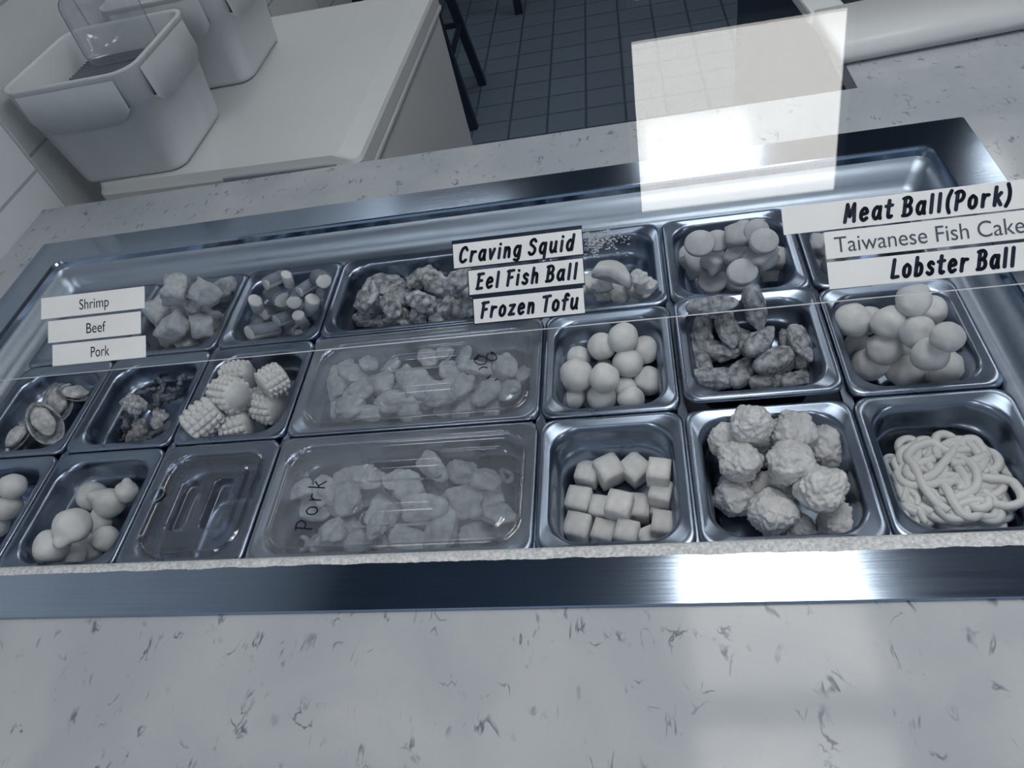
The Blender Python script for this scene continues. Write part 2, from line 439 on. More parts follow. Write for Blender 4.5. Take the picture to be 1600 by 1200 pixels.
# ------------------------------------------------------------------ food shapes (mesh variants)
def meshify(name, bm, mats, smooth=True):
    bmesh.ops.recalc_face_normals(bm, faces=bm.faces)
    me = bpy.data.meshes.new(name); bm.to_mesh(me); bm.free()
    for p in me.polygons: p.use_smooth = smooth
    for m in (mats if isinstance(mats, (list, tuple)) else [mats]): me.materials.append(m)
    return me
def sphere(sub=3):
    bm = bmesh.new(); bmesh.ops.create_icosphere(bm, subdivisions=sub, radius=1); return bm
def lump(seed, amp=.1, freq=1.2, scale=(1, 1, 1), ridge=0, rfreq=3, fine=0, ffreq=7, sub=4, tip=0):
    bm = sphere(sub); off = Vector((seed*7.3, seed*3.1, seed*1.7))
    for v in bm.verts:
        d = v.co.normalized()
        r = 1+amp*noise.noise(d*freq+off)*1.6
        if ridge:
            q = noise.noise(d*rfreq+off+Vector((noise.noise(d*2+off), noise.noise(d*2.5-off), 0))*1.2)
            r += ridge*((1-min(1, abs(q)*2.6))-.5)
        if fine: r += fine*noise.noise(d*ffreq-off)
        if tip:
            c = d.dot(Vector((.2, .3, .93)).normalized())
            if c > .86: r += tip*((c-.86)/.14)**1.6
        v.co = Vector((d.x*scale[0], d.y*scale[1], d.z*scale[2]))*r
    return bm
def cube_piece(seed, scale=(1, 1, 1), bev=.09, amp=.05):
    bm = bmesh.new(); bmesh.ops.create_cube(bm, size=1.7)
    bmesh.ops.subdivide_edges(bm, edges=bm.edges[:], cuts=3, use_grid_fill=True)
    off = Vector((seed*5.1, seed*2.3, seed))
    for v in bm.verts:
        h = .85; c = v.co
        p = Vector([max(-h+bev, min(h-bev, q)) for q in c]); dlt = c-p
        if dlt.length > 1e-6: c = p+dlt.normalized()*bev
        c = c*(1+amp*noise.noise(c*1.3+off))
        v.co = Vector((c.x*scale[0], c.y*scale[1], c.z*scale[2]))
    return bm
def chunk(seed, scale=(1, 1, 1)):
    """rough cut angular chunk"""
    rnd = random.Random(seed); bm = bmesh.new()
    for k in range(13):
        d = Vector((rnd.uniform(-1, 1), rnd.uniform(-1, 1), rnd.uniform(-1, 1)))
        mx = max(abs(q) for q in d); d = d/mx*rnd.uniform(.75, 1)
        bm.verts.new((d.x*scale[0], d.y*scale[1], d.z*scale[2]))
    r = bmesh.ops.convex_hull(bm, input=bm.verts[:])
    bmesh.ops.delete(bm, geom=[g for g in r['geom_interior'] if isinstance(g, bmesh.types.BMVert)], context='VERTS')
    bmesh.ops.bevel(bm, geom=bm.edges[:], offset=.10, segments=2, affect='EDGES')
    return bm
def stick(seed, length=1.0, rad=.5, mi_end=1):
    bm = bmesh.new(); n = 16
    rnd = random.Random(seed)
    sk = rnd.uniform(-.35, .35)
    prof = [(-1, .80), (-.97, .93), (-.9, 1), (.9, 1), (.97, .93), (1, .80)]
    rings = [[(cos(2*pi*k/n)*rad*f*(1+.06*sin(2*pi*k/n*3)), sin(2*pi*k/n)*rad*f*.9, t*length+(sk*cos(2*pi*k/n)*rad)) for k in range(n)] for t, f in prof]
    loft(bm, rings, True, True)
    for f in bm.faces:
        c = f.calc_center_median()
        f.material_index = 0 if (len(f.verts) == 4 and c.y > -.1*rad and abs(c.z) < length*.9+abs(sk)*rad) else 1
    return bm
def disc(seed, r=1, h=.35):
    bm = bmesh.new(); n = 26; rnd = random.Random(seed); e = rnd.uniform(.85, 1)
    prof = [(-1, .90), (-.8, .98), (0, 1.02), (.8, .98), (1, .90)]
    loft(bm, [[(cos(2*pi*k/n)*r*f, sin(2*pi*k/n)*r*f*e, t*h) for k in range(n)] for t, f in prof], True, True)
    return bm
def wedge(seed):
    rnd = random.Random(seed); bm = bmesh.new()
    tri = [(-1, -.6), (1.1, -.35), (rnd.uniform(-.3, .4), .9), (-.9, .4)]
    P = []
    for i in range(4):
        a, b2 = Vector(tri[i]), Vector(tri[(i+1) % 4])
        for k in range(5): P.append(a.lerp(b2, k/5))
    def ring(f, z): return [(p.x*f, p.y*f, z+.22*sin(p.x*2.2+seed)+.1*cos(p.y*3)) for p in P]
    loft(bm, [ring(.86, -.27), ring(.97, -.2), ring(1, 0), ring(.97, .2), ring(.86, .27)], True, True)
    return bm
def fried_piece(seed):
    rnd = random.Random(seed); bm = sphere(4); off = Vector((seed*3.7, seed*9.1, seed))
    bend = rnd.uniform(.15, .55); tp = rnd.uniform(.15, .5)
    for v in bm.verts:
        d = v.co.normalized(); x = d.x*1.95
        k = (1-tp*.35*(x/1.9+1))
        r = 1+.32*noise.noise(d*1.7+off)+.20*noise.noise(d*4.5+off)+.13*noise.noise(d*9-off)
        v.co = Vector((x*(1+.1*noise.noise(d+off)), d.y*.95*k*r, d.z*.9*k*r+bend*(x/1.9)**2*.6-bend*.3))
    return bm
def corn_piece(seed, ang=2*pi, length=1.0):
    bm = bmesh.new(); nt_, nz = 112, 56; rnd = random.Random(seed)
    ker = 14 if ang > 5 else int(14*ang/(2*pi)); kz = 5
    V = []
    full = ang > 6.2
    for i in range(nt_+(0 if full else 1)):
        th = ang*i/nt_; row = []
        for j in range(nz+1):
            z = -1+2*j/nz
            a = abs(sin(th*ker/ang*pi)) if True else 0
            b2 = abs(sin((z+1)/2*kz*pi+(int(th*ker/ang) % 2)*.5))
            bump = (a**.6)*(b2**.6)
            r = (.80+.20*bump if abs(z) < .93 else .84)*(1-.13*z*z)+.04*noise.noise(Vector((cos(th), sin(th), z))*2+Vector((seed, 0, 0)))
            if abs(z) > .93: r *= .93
            row.append(bm.verts.new((r*cos(th), r*sin(th), z*length)))
        V.append(row)
    m_ = len(V)
    for i in range(m_ if full else m_-1):
        for j in range(nz): bm.faces.new((V[i][j], V[(i+1) % m_][j], V[(i+1) % m_][j+1], V[i][j+1]))
    if full:
        for j, zz in ((0, -1), (nz, 1)):
            c = bm.verts.new((0, 0, zz*length*1.02))
            for i in range(m_):
                f = bm.faces.new((V[i][j], V[(i+1) % m_][j], c)); f.material_index = 1
    else:
        cl = [bm.verts.new((.05*cos(ang/2), .05*sin(ang/2), (-1+2*j/nz)*length)) for j in range(nz+1)]
        for j in range(nz):
            for i in (0, m_-1):
                f = bm.faces.new((V[i][j], V[i][j+1], cl[j+1], cl[j])); f.material_index = 1
        for j in (0, nz):
            for i in range(m_-1):
                f = bm.faces.new((V[i][j], V[i+1][j], cl[j])); f.material_index = 1
    return bm
def ring_piece(seed):
    bm = bmesh.new()
    tube(bm, [(cos(2*pi*k/24)*.72, sin(2*pi*k/24)*.72*.9, .12*sin(2*pi*k/24*2+seed)) for k in range(24)], .28, 10, closed=True)
    return bm
def curl(seed):
    rnd = random.Random(seed); bm = bmesh.new(); P = []; a = rnd.uniform(0, 6); p = Vector((-.9, 0, 0))
    for k in range(7):
        P.append(p.copy()); a += rnd.uniform(-.9, 1.2); p += Vector((cos(a)*.42, sin(a)*.42, rnd.uniform(-.25, .25)))
    P = smooth_path(P, 4); c = sum(P, Vector())/len(P); P = [q-c for q in P]
    tube(bm, P, lambda t: .30*(1-.55*t)+.05*sin(t*40), 9)
    return bm
MESH = {}
def variants(kind, n, fn, mats, smooth=True):
    MESH[kind] = [meshify(kind, fn(k), mats, smooth) for k in range(n)]
variants('fish_ball', 5, lambda k: lump(k+1, .05, 1.3, sub=4, fine=.012, ffreq=4), M['ball'])
variants('pointed_ball', 4, lambda k: lump(k+11, .07, 1.2, sub=4, tip=.42, fine=.01), M['ball'])
variants('lobster_ball', 5, lambda k: lump(k+21, .10, 1.2, (1.03, .98, .95), fine=.03, ffreq=3), M['lobster'])
variants('tofu_cube', 4, lambda k: cube_piece(k+3, (1, 1, 1), .10, .04), M['tofu'])
variants('meatball', 6, lambda k: lump(k+31, .13, 1.3, ridge=.11, rfreq=2.9, fine=.07, ffreq=6, sub=5), M['dump'])
variants('fried_strip', 6, lambda k: fried_piece(k+5), M['fried'])
variants('corn_chunk', 2, lambda k: corn_piece(k+2, 2*pi, .95), [M['corn'], M['cob']])
variants('corn_cob_piece', 2, lambda k: corn_piece(k+7, 2*pi, .72), [M['corn'], M['cob']])
variants('root_chunk', 5, lambda k: cube_piece(k+13, (1, .85, .8), .12, .42), M['taro'])
variants('crab_stick', 4, lambda k: stick(k+3, 1.1, .62), [M['crabr'], M['crabw']])
variants('clam_meat', 5, lambda k: lump(k+41, .25, 1.3, (1.25, .85, .75), ridge=.16, rfreq=2, fine=.06, sub=4), M['clam'])
variants('octopus_piece', 5, lambda k: curl(k+9), M['octo'])
variants('octopus_chunk', 3, lambda k: lump(k+51, .25, 1.6, (1.1, .8, .7), ridge=.2, fine=.1), M['octow'])
variants('squid_wedge', 4, lambda k: wedge(k+1), M['squid'])
variants('squid_bit', 3, lambda k: lump(k+61, .22, 1.6, (1, .8, .6), ridge=.10, fine=.05), M['squid'])
variants('fish_cake_slice', 4, lambda k: disc(k+1, 1, .30), M['cake'])
variants('fish_cake_block', 4, lambda k: cube_piece(k+5, (1, .85, .7), .28, .4), M['cake'])
variants('pork_slice', 5, lambda k: lump(k+71, .28, 1.2, (1.2, .9, .55), ridge=.10, fine=.05), M['pork'])
variants('pork_ring', 3, lambda k: ring_piece(k), M['pork'])

ORD = ['leftmost', 'second from left', 'third from left', 'fourth from left', 'fifth from left', 'sixth from left', 'seventh from left', 'eighth from left', 'ninth from left', 'tenth from left', 'eleventh from left']
def fill(P, items, desc, where, group, cat, cover=1.0, gap=.97, ztop=None, quiet=0):
    """items: (kind, u, v, radius in px [, (rx,ry,rz) degrees]) lowest first. Each piece keeps its place in the view
    and is lowered until it rests on the pan or on the pieces under it."""
    placed = []; objs = []
    for it in items:
        kind, u, v, rp = it[:4]
        z = P['z']+.05
        def pos(zz):
            p = at(u, v, zz); return p, rp*px_m(p)
        best = None
        while z > P['fl']-.02:
            p, r = pos(z); rr = r*gap
            if p.z-rr*cover < P['fl']+.001: break
            lim = .026 if p.z < P['z']-.02 else .018
            if p.z < P['z']+.004 and (p.x-rr*.9 < P['x0']+lim and it[1] < 0): break
            if p.z-rr < P['z'] and p.y+rr*.8 > P['y1']-.022 and best is not None: break
            if any((p-q).length < (rr+s)*.86 for q, s in placed) and best is not None: break
            best = (p, r); z -= .0015
        if best is None: best = pos(P['z'])
        p, r = best
        if ztop is not None and p.z+r*.75 > ztop:
            p, r = pos(ztop-r*.75)
        rr = r*gap
        if p.z-rr*.4 < P['z']:                       # keep the piece between the pan walls
            mrg = .016+rr*.72
            p = Vector((max(P['x0']+mrg, min(P['x1']-mrg, p.x)), max(P['y0']+mrg, min(P['y1']-mrg, p.y)), max(p.z, P['fl']+rr*.8)))
        placed.append((p, rr))
        k = len(objs)
        me = MESH[kind][k % len(MESH[kind])]
        o = bpy.data.objects.new(kind, me); C.objects.link(o)
        o.location = p; o.scale = (r, r, r)
        if len(it) > 4: o.rotation_euler = [radians(a) for a in it[4]]
        else: o.rotation_euler = (random.uniform(-.5, .5), random.uniform(-.5, .5), random.uniform(0, 6.28))
        objs.append((o, u, v, kind))
    # labels: rows by image height, then order from the left
    vs = sorted(v for _, _, v, _ in objs); n = len(vs)
    nb = 1 if n < 4 else (2 if n < 8 else 3 if n < 22 else 4)
    cut = [vs[int(n*(k+1)/nb)] if k < nb-1 else 1e9 for k in range(nb)]
    names = {1: ['in'], 2: ['at back of', 'at front of'], 3: ['at back of', 'in middle of', 'at front of'],
             4: ['at back of', 'behind middle of', 'before middle of', 'at front of']}[nb]
    B = [[] for _ in range(nb)]
    for q in objs:
        for k in range(nb):
            if q[2] < cut[k]: B[k].append(q); break
    for k in range(nb):
        for i, q in enumerate(sorted(B[k], key=lambda a: a[1])):
            d = desc[q[3]] if isinstance(desc, dict) else desc
            pl_ = ORD[i] if i < len(B[k])-1 or len(B[k]) == 1 else 'rightmost'
            if len(B[k]) == 1: pl_ = 'the only one'
            tag(q[0], '%s, %s %s %s' % (d, pl_, names[k], where), cat, group)
    return objs

def zc(s, ox, oy, lst, kinds=None):
    return [(k, ox+a*s, oy+b_*s, c*s) + ((rot,) if rot else ()) for k, a, b_, c, rot in lst]

# --- front row
pA0 = pan('A', 'AB', 0, 'steel food pan of white balls at the far left of the front row', .075)
pB0 = pan('AB', 'BC', 0, 'steel food pan of pointed white balls, left of the small clear lid', .075)
pC0 = pan('BC', 'CD', 0, 'empty steel food pan under the small clear lid', .10)
pD0 = pan('CD', 'DE', 0, 'wide steel food pan under the lid with Pork written on it', .085)
pE0 = pan('DE', 'EF', 0, 'steel food pan of tofu cubes in the front row', .085)
pF0 = pan('EF', 'FG', 0, 'steel food pan of craggy meatballs in the front row', .076)
pG0 = pan('FG', 'G', 0, 'steel food pan of noodles at the right of the front row', .095)
# --- middle row
pA1 = pan('A', 'AB', 1, 'steel food pan of mussels at the left of the middle row', .058)
pB1 = pan('AB', 'BC', 1, 'steel food pan of dark octopus pieces in the middle row', .078)
pC1 = pan('BC', 'CD', 1, 'steel food pan of corn cob chunks in the middle row', .058)
pD1 = pan('CD', 'DE', 1, 'wide steel food pan under the clear lid in the middle row', .085)
pE1 = pan('DE', 'EF', 1, 'steel food pan of white fish balls behind the tofu', .085)
pF1 = pan('EF', 'FG', 1, 'raised steel food pan of brown fried strips in the middle row', .066, .010, .003)
pG1 = pan('FG', 'G', 1, 'steel food pan of pale lobster balls behind the noodles', .085)
# --- back row
pB2 = pan('AB', 'BC', 2, 'steel food pan of cut root chunks beside the Shrimp label', .065)
pC2 = pan('BC', 'CD', 2, 'steel food pan of short crab sticks in the back row', .058)
pD2 = pan('CD', 'DE', 2, 'wide steel food pan of clam meat in the back row', .065)
pE2 = pan('DE', 'EF', 2, 'steel food pan of white squid beside the Craving Squid label', .058)
pF2 = pan('EF', 'FG', 2, 'steel food pan of fish cake slices in the back row', .075)
pG2 = pan('FG', 'G', 2, 'steel food pan behind the Lobster Ball label', .075)
# plain cover over the left end of the back row
bm = rloft([(0, -.005, .012), (0, -.001, .012), (.002, .0006, .012), (.012, .0006, .012), (.016, -.002, .012)], PX['A']+.001-(-.42), PX['AB']-.001+.42, -.088, .088)
tag(link('cover_plate', bm, M['pan'], None, True, (-.42, (PY[2]+PY[3])/2, ZP)), 'plain steel cover plate behind the Shrimp, Beef and Pork labels', 'cover plate')

fill(pA0, [('fish_ball', -12, 820, 23), ('fish_ball', 9, 790, 23), ('fish_ball', 20, 760, 20), ('fish_ball', -25, 770, 22)], 'white ball', 'the far left front pan', 'white balls in the far left pan', 'fish ball')
fill(pB0, [('pointed_ball', 153, 820, 19), ('pointed_ball', 137, 858, 22), ('fish_ball', 75, 872, 23), ('pointed_ball', 111, 870, 21), ('fish_ball', 166, 842, 20), ('fish_ball', 80, 853, 26),
     ('fish_ball', 144, 775, 23), ('pointed_ball', 170, 786, 24), ('pointed_ball', 113, 822, 28, (60, 75, -60)), ('pointed_ball', 198, 768, 17, (-15, 5, 0))],
     {'fish_ball': 'smooth white ball', 'pointed_ball': 'white nubbed ball'}, 'the pan left of small lid', 'white balls left of the small lid', 'fish ball')
fill(pE0, [('tofu_cube', 940, 796, 20, (0, 0, -12)), ('tofu_cube', 1012, 842, 20, (20, 10, 30)), ('tofu_cube', 1036, 797, 20, (0, 0, -18)), ('tofu_cube', 1033, 772, 20, (0, 0, -18)), ('tofu_cube', 997, 795, 22, (0, 0, -8)), ('tofu_cube', 918, 742, 20, (0, 0, -14)),
     ('tofu_cube', 1030, 739, 21, (0, 0, -12)), ('tofu_cube', 944, 833, 20, (0, 0, -17)), ('tofu_cube', 980, 835, 21, (0, 0, -17)), ('tofu_cube', 903, 826, 23, (0, 0, -15)), ('tofu_cube', 1038, 822, 22, (0, 0, -10)), ('tofu_cube', 905, 784, 22, (0, 0, -14)),
     ('tofu_cube', 968, 792, 23, (0, 0, -18)), ('tofu_cube', 992, 734, 23, (8, -6, 42)), ('tofu_cube', 951, 736, 23, (6, 5, 30))],
     'white tofu cube', 'the tofu pan', 'tofu cubes', 'tofu')
fill(pF0, [('meatball', 1192, 706, 24), ('meatball', 1315, 758, 26), ('meatball', 1249, 826, 25), ('meatball', 1135, 687, 26), ('meatball', 1207, 768, 31), ('meatball', 1309, 818, 33), ('meatball', 1148, 774, 32), ('meatball', 1155, 720, 33),
     ('meatball', 1240, 676, 35), ('meatball', 1300, 697, 34), ('meatball', 1172, 662, 31), ('meatball', 1234, 724, 35), ('meatball', 1283, 764, 37), ('meatball', 1207, 800, 36)],
     'craggy pale meatball', 'the meatball pan', 'craggy meatballs in the front row', 'meatball')
fill(pC1, [('corn_cob_piece', 369, 665, 30, (0, 90, 15)), ('corn_cob_piece', 420, 632, 32, (0, 90, -20)), ('corn_chunk', 318, 654, 29, (0, 80, 40)), ('corn_cob_piece', 426, 595, 27, (10, 100, 60)), ('corn_cob_piece', 372, 590, 29, (0, 90, 5)), ('corn_chunk', 358, 617, 30, (0, 75, -25))],
     'pale corn cob chunk', 'the corn pan', 'corn cob chunks', 'corn')
fill(pE1, [('fish_ball', 945, 578, 18), ('fish_ball', 978, 607, 19), ('fish_ball', 903, 560, 20), ('fish_ball', 895, 621, 19), ('fish_ball', 940, 621, 23), ('fish_ball', 986, 623, 21), ('fish_ball', 900, 586, 27),
     ('fish_ball', 940, 541, 22), ('fish_ball', 1008, 547, 22), ('fish_ball', 944, 591, 24), ('fish_ball', 1014, 595, 23), ('fish_ball', 981, 567, 24), ('fish_ball', 974, 528, 24)],
     'round white fish ball', 'the pan behind the tofu', 'white fish balls behind the tofu', 'fish ball')
FR = lambda a, tilt=10: (0, tilt, a)
s_, ox, oy = .375, 1000, 300
fill(pF1, [('fried_strip', 1205, 596, 19, FR(10)), ('fried_strip', 1250, 592, 19, FR(30)), ('fried_strip', 1160, 582, 19, FR(60)), ('fried_strip', 1225, 560, 21, FR(60)), ('fried_strip', 1175, 540, 22, FR(-40)),
     ('fried_strip', 1118, 590, 21, FR(0)), ('fried_strip', 1092, 560, 19, FR(-70)), ('fried_strip', 1231, 527, 17, FR(80)), ('fried_strip', 1265, 553, 20, FR(-60)), ('fried_strip', 1257, 535, 19, FR(-75)), ('fried_strip', 1095, 520, 19, (0, 30, -80)), ('fried_strip', 1137, 510, 19, (0, 30, -80)),
     ('fried_strip', 1180, 480, 20, (0, 60, -70)), ('fried_strip', 1132, 547, 19, FR(5)), ('fried_strip', 1210, 562, 21, FR(35)), ('fried_strip', 1188, 532, 21, FR(55)), ('fried_strip', 1112, 478, 20, FR(0, 0))],
     'brown rough fried strip', 'the fried pan', 'brown fried strips', 'fried strip')
fill(pG1, [('lobster_ball', 1420, 555, 18), ('lobster_ball', 1339, 541, 21), ('lobster_ball', 1356, 501, 22), ('lobster_ball', 1469, 585, 23), ('lobster_ball', 1508, 573, 26), ('lobster_ball', 1416, 580, 27), ('lobster_ball', 1360, 569, 28), ('lobster_ball', 1382, 544, 26),
     ('lobster_ball', 1332, 500, 27), ('lobster_ball', 1392, 503, 27), ('lobster_ball', 1433, 518, 26), ('lobster_ball', 1454, 554, 28), ('lobster_ball', 1480, 527, 24), ('lobster_ball', 1474, 483, 24), ('lobster_ball', 1427, 470, 26)],
     'pale lobster ball', 'the pan behind the noodles', 'pale lobster balls', 'fish ball')
fill(pB1, [('octopus_piece', 175, 668, 24), ('octopus_chunk', 215, 676, 20), ('octopus_piece', 198, 655, 24), ('octopus_piece', 249, 606, 23), ('octopus_piece', 238, 630, 24), ('octopus_piece', 262, 622, 22), ('octopus_chunk', 249, 655, 16), ('octopus_piece', 228, 612, 20), ('octopus_chunk', 209, 631, 18),
     ('octopus_piece', 276, 602, 18), ('octopus_piece', 240, 680, 20)],
     {'octopus_piece': 'dark curled octopus piece', 'octopus_chunk': 'pale octopus piece'}, 'the octopus pan', 'small octopus pieces', 'octopus')
fill(pB2, [('root_chunk', 303, 525, 17), ('root_chunk', 262, 520, 22), ('root_chunk', 291, 530, 19), ('root_chunk', 345, 510, 18), ('root_chunk', 234, 486, 19), ('root_chunk', 320, 500, 22), ('root_chunk', 249, 488, 23), ('root_chunk', 281, 476, 17), ('root_chunk', 304, 473, 17), ('root_chunk', 315, 510, 21), ('root_chunk', 271, 512, 23),
     ('root_chunk', 348, 450, 19), ('root_chunk', 318, 457, 23), ('root_chunk', 275, 453, 23)],
     'pale cut root chunk', 'the root chunk pan', 'cut root chunks', 'root vegetable')
s_, ox, oy = .3, 300, 380
fill(pC2, zc(.3, 300, 380, [('crab_stick', 250, 435, 74, (20, 60, 60)), ('crab_stick', 345, 415, 48, (90, 0, 30)), ('crab_stick', 500, 455, 60, (80, 0, 70)), ('crab_stick', 560, 460, 42, (60, 0, 20)), ('crab_stick', 430, 350, 70, (60, 0, -30)), ('crab_stick', 340, 320, 60, (25, 25, 0)), ('crab_stick', 580, 345, 54, (80, 0, 60)), ('crab_stick', 670, 280, 46, (80, 20, 10)),
     ('crab_stick', 370, 455, 70, (60, 0, -40)), ('crab_stick', 500, 385, 60, (70, 0, -40)), ('crab_stick', 570, 400, 55, (20, 10, 0)), ('crab_stick', 440, 275, 72, (80, 0, 45)), ('crab_stick', 540, 285, 66, (70, 0, 20)), ('crab_stick', 625, 320, 62, (30, 20, 30)), ('crab_stick', 600, 225, 53, (80, 0, -30)), ('crab_stick', 430, 190, 60, (70, 0, -25)), ('crab_stick', 500, 190, 46, (15, 20, 0)), ('crab_stick', 670, 185, 70, (70, 0, 40))]),
     'short two-tone crab stick', 'the crab stick pan', 'short crab sticks', 'crab stick')
fill(pD2, zc(.3, 300, 380, [('clam_meat', 1000, 230, 81, None), ('clam_meat', 1330, 260, 81, None), ('clam_meat', 900, 395, 54, None), ('clam_meat', 970, 405, 45, None), ('clam_meat', 1030, 395, 45, None), ('clam_meat', 1100, 390, 54, None), ('clam_meat', 1190, 375, 67, None), ('clam_meat', 1310, 360, 81, None), ('clam_meat', 1410, 350, 76, None), ('clam_meat', 1500, 320, 76, None), ('clam_meat', 1600, 330, 76, None), ('clam_meat', 930, 330, 67, None), ('clam_meat', 1470, 240, 81, None), ('clam_meat', 1620, 220, 81, None), ('clam_meat', 1700, 280, 76, None),
     ('clam_meat', 920, 280, 65, None), ('clam_meat', 1090, 280, 76, None), ('clam_meat', 1040, 330, 59, None), ('clam_meat', 1200, 310, 65, None), ('clam_meat', 1190, 180, 67, None), ('clam_meat', 1275, 215, 67, None), ('clam_meat', 1380, 200, 67, None)]),
     'mottled grey clam meat', 'the clam pan', 'mottled clam meat', 'clam')
fill(pE2, zc(.3, 680, 330, [('squid_bit', 1080, 430, 61, None), ('squid_bit', 880, 430, 61, None), ('squid_bit', 960, 425, 67, None), ('squid_bit', 800, 380, 73, None), ('squid_bit', 720, 380, 73, None), ('squid_bit', 870, 385, 61, None), ('squid_bit', 1040, 390, 61, None), ('squid_bit', 1095, 385, 59, None), ('squid_bit', 1065, 345, 49, None), ('squid_wedge', 930, 325, 104, (-20, 15, -20))]),
     {'squid_bit': 'white frilly squid piece', 'squid_wedge': 'large white squid wedge'}, 'the squid pan', 'white squid pieces', 'squid')
fill(pF2, zc(.375, 1000, 300, [('fish_cake_block', 330, 340, 54, None), ('fish_cake_slice', 215, 265, 54, None), ('fish_cake_block', 230, 300, 63, None), ('fish_cake_slice', 300, 372, 59, (30, 0, 0)), ('fish_cake_slice', 400, 372, 54, (20, 20, 0)), ('fish_cake_block', 555, 335, 52, None), ('fish_cake_block', 320, 290, 63, None), ('fish_cake_block', 560, 275, 56, None), ('fish_cake_block', 400, 262, 54, None), ('fish_cake_block', 500, 270, 71, None), ('fish_cake_slice', 425, 335, 65, (30, 0, 20)), ('fish_cake_slice', 320, 205, 52, (35, 0, 0)), ('fish_cake_block', 405, 180, 59, None), ('fish_cake_slice', 485, 165, 52, (50, 10, 0)), ('fish_cake_slice', 515, 205, 60, (35, 10, 0)), ('fish_cake_slice', 248, 215, 62, (40, 0, 0))]),
     {'fish_cake_block': 'pale fish cake lump', 'fish_cake_slice': 'round fish cake slice'}, 'the fish cake pan', 'fish cake pieces', 'fish cake')
fill(pG2, zc(.375, 1000, 300, [('fish_cake_block', 735, 285, 55, None), ('fish_cake_block', 820, 300, 60, None), ('fish_cake_block', 745, 215, 50, None), ('fish_cake_block', 860, 220, 60, None)]),
     'pale fish cake lump', 'the pan behind the labels', 'fish cake behind the labels', 'fish cake')
# contents of the two lidded wide pans
rnd = random.Random(5)
LD1 = [(530, 625, 18), (570, 625, 18), (600, 640, 18), (630, 610, 18), (665, 625, 18), (700, 640, 18), (740, 600, 18), (780, 630, 18), (812, 590, 18), (540, 575, 16), (575, 568, 15), (610, 575, 15), (725, 560, 15), (520, 600, 22), (507, 640, 22), (550, 585, 20), (545, 635, 24), (590, 600, 24), (575, 645, 18), (615, 625, 24), (655, 600, 24), (640, 645, 20), (690, 615, 24), (725, 640, 24), (705, 580, 20), (760, 615, 26), (795, 610, 22), (770, 645, 16), (745, 575, 20), (790, 575, 20), (668, 560, 15), (695, 545, 14), (635, 590, 16), (560, 610, 20), (720, 605, 20)]
fill(pD1, [('pork_slice', u, v, r) for u, v, r in LD1], 'blurred pale meat piece', 'the lidded middle pan', 'meat under the middle clear lid', 'meat', ztop=ZP-.019)
LD0 = [('pork_slice', u, v, 20) for u, v in ((500, 850), (545, 825), (620, 850), (665, 830), (705, 805), (755, 800), (770, 780), (580, 775), (625, 780), (690, 760), (540, 750), (790, 830))]+[('pork_slice', 480, 790, 30), ('pork_ring', 467, 850, 15, (20, 0, 0)), ('pork_slice', 520, 830, 26), ('pork_slice', 560, 850, 20), ('pork_ring', 592, 846, 15, (30, 0, 0)), ('pork_slice', 640, 845, 24), ('pork_slice', 690, 830, 30), ('pork_slice', 740, 835, 26), ('pork_slice', 780, 805, 22), ('pork_slice', 540, 780, 30), ('pork_slice', 600, 800, 28), ('pork_slice', 660, 795, 28), ('pork_slice', 720, 780, 30), ('pork_slice', 640, 760, 24),
       ('pork_slice', 570, 745, 24), ('pork_slice', 620, 750, 18), ('pork_slice', 675, 730, 22), ('pork_slice', 720, 735, 22), ('pork_slice', 760, 750, 24), ('pork_ring', 791, 743, 14, (0, 50, 0)), ('pork_slice', 470, 765, 18), ('pork_slice', 590, 820, 22), ('pork_slice', 510, 765, 22)]
fill(pD0, LD0, {'pork_slice': 'blurred pale pork slice', 'pork_ring': 'pale ring piece'}, 'the pan under the Pork lid', 'pork under the marked lid', 'meat', ztop=ZP-.019)

# ------------------------------------------------------------------ mussels (shell + meat)
def shell_bm():
    bm = bmesh.new(); n = 28; rings = []
    def outl(f, z):
        P = []
        for k in range(n):
            a = 2*pi*k/n
            r = 1-.12*cos(a)
            P.append((cos(a)*1.25*r*f+.1*f, sin(a)*.78*f*(1-.22*cos(a)), z))
        return P
    return loft(bm, [outl(.25, -.42), outl(.6, -.36), outl(.85, -.20), outl(1, .02), outl(.97, .05), outl(.82, -.12), outl(.55, -.28), outl(.2, -.34)], True, True)
def meat_bm(seed): return lump(seed, .12, 1.5, (.82, .50, .26), ridge=.10, fine=.04)
sh_me = shell_bm()
first = None; placed = []
for k, (u, v, r, rot, lab) in enumerate([(120, 612, 19, (10, 20, 200), 'mussel on half shell at the back right of the mussel pan, partly hidden'), (90, 627, 24, (-12, 6, 110), 'open mussel on half shell, upper middle of the mussel pan'),
        (69, 660, 25, (10, -5, 130), 'open mussel on half shell, in the middle of the mussel pan'), (18, 684, 24, (-14, 10, 60), 'dark mussel on half shell at the front left of the mussel pan')]):
    zz = -.079+[.004, .006, .010, .006][k]; p = at(u, v, zz); s = r*1.2*px_m(p)
    if first is None:
        t = thing('mussel', lab, 'mussel', p, 'mussels on the half shell')
        link('shell', sh_me, M['shell'], t); o = link('meat', meat_bm(4), M['meat'], t, True, (.05, 0, .0)); first = t
    else:
        t = first.copy(); C.objects.link(t); t['label'] = lab; t.location = p
        for ch in list(first.children):
            c = ch.copy(); C.objects.link(c); c.parent = t
    t.scale = (s, s, s); nrm = ((CAM-p).normalized()*.8+Vector((rot[0]*.02, rot[1]*.02, .6))).normalized()
    t.rotation_euler = (Vector((0, 0, 1)).rotation_difference(nrm) @ Euler((0, 0, radians(rot[2]))).to_quaternion()).to_euler()

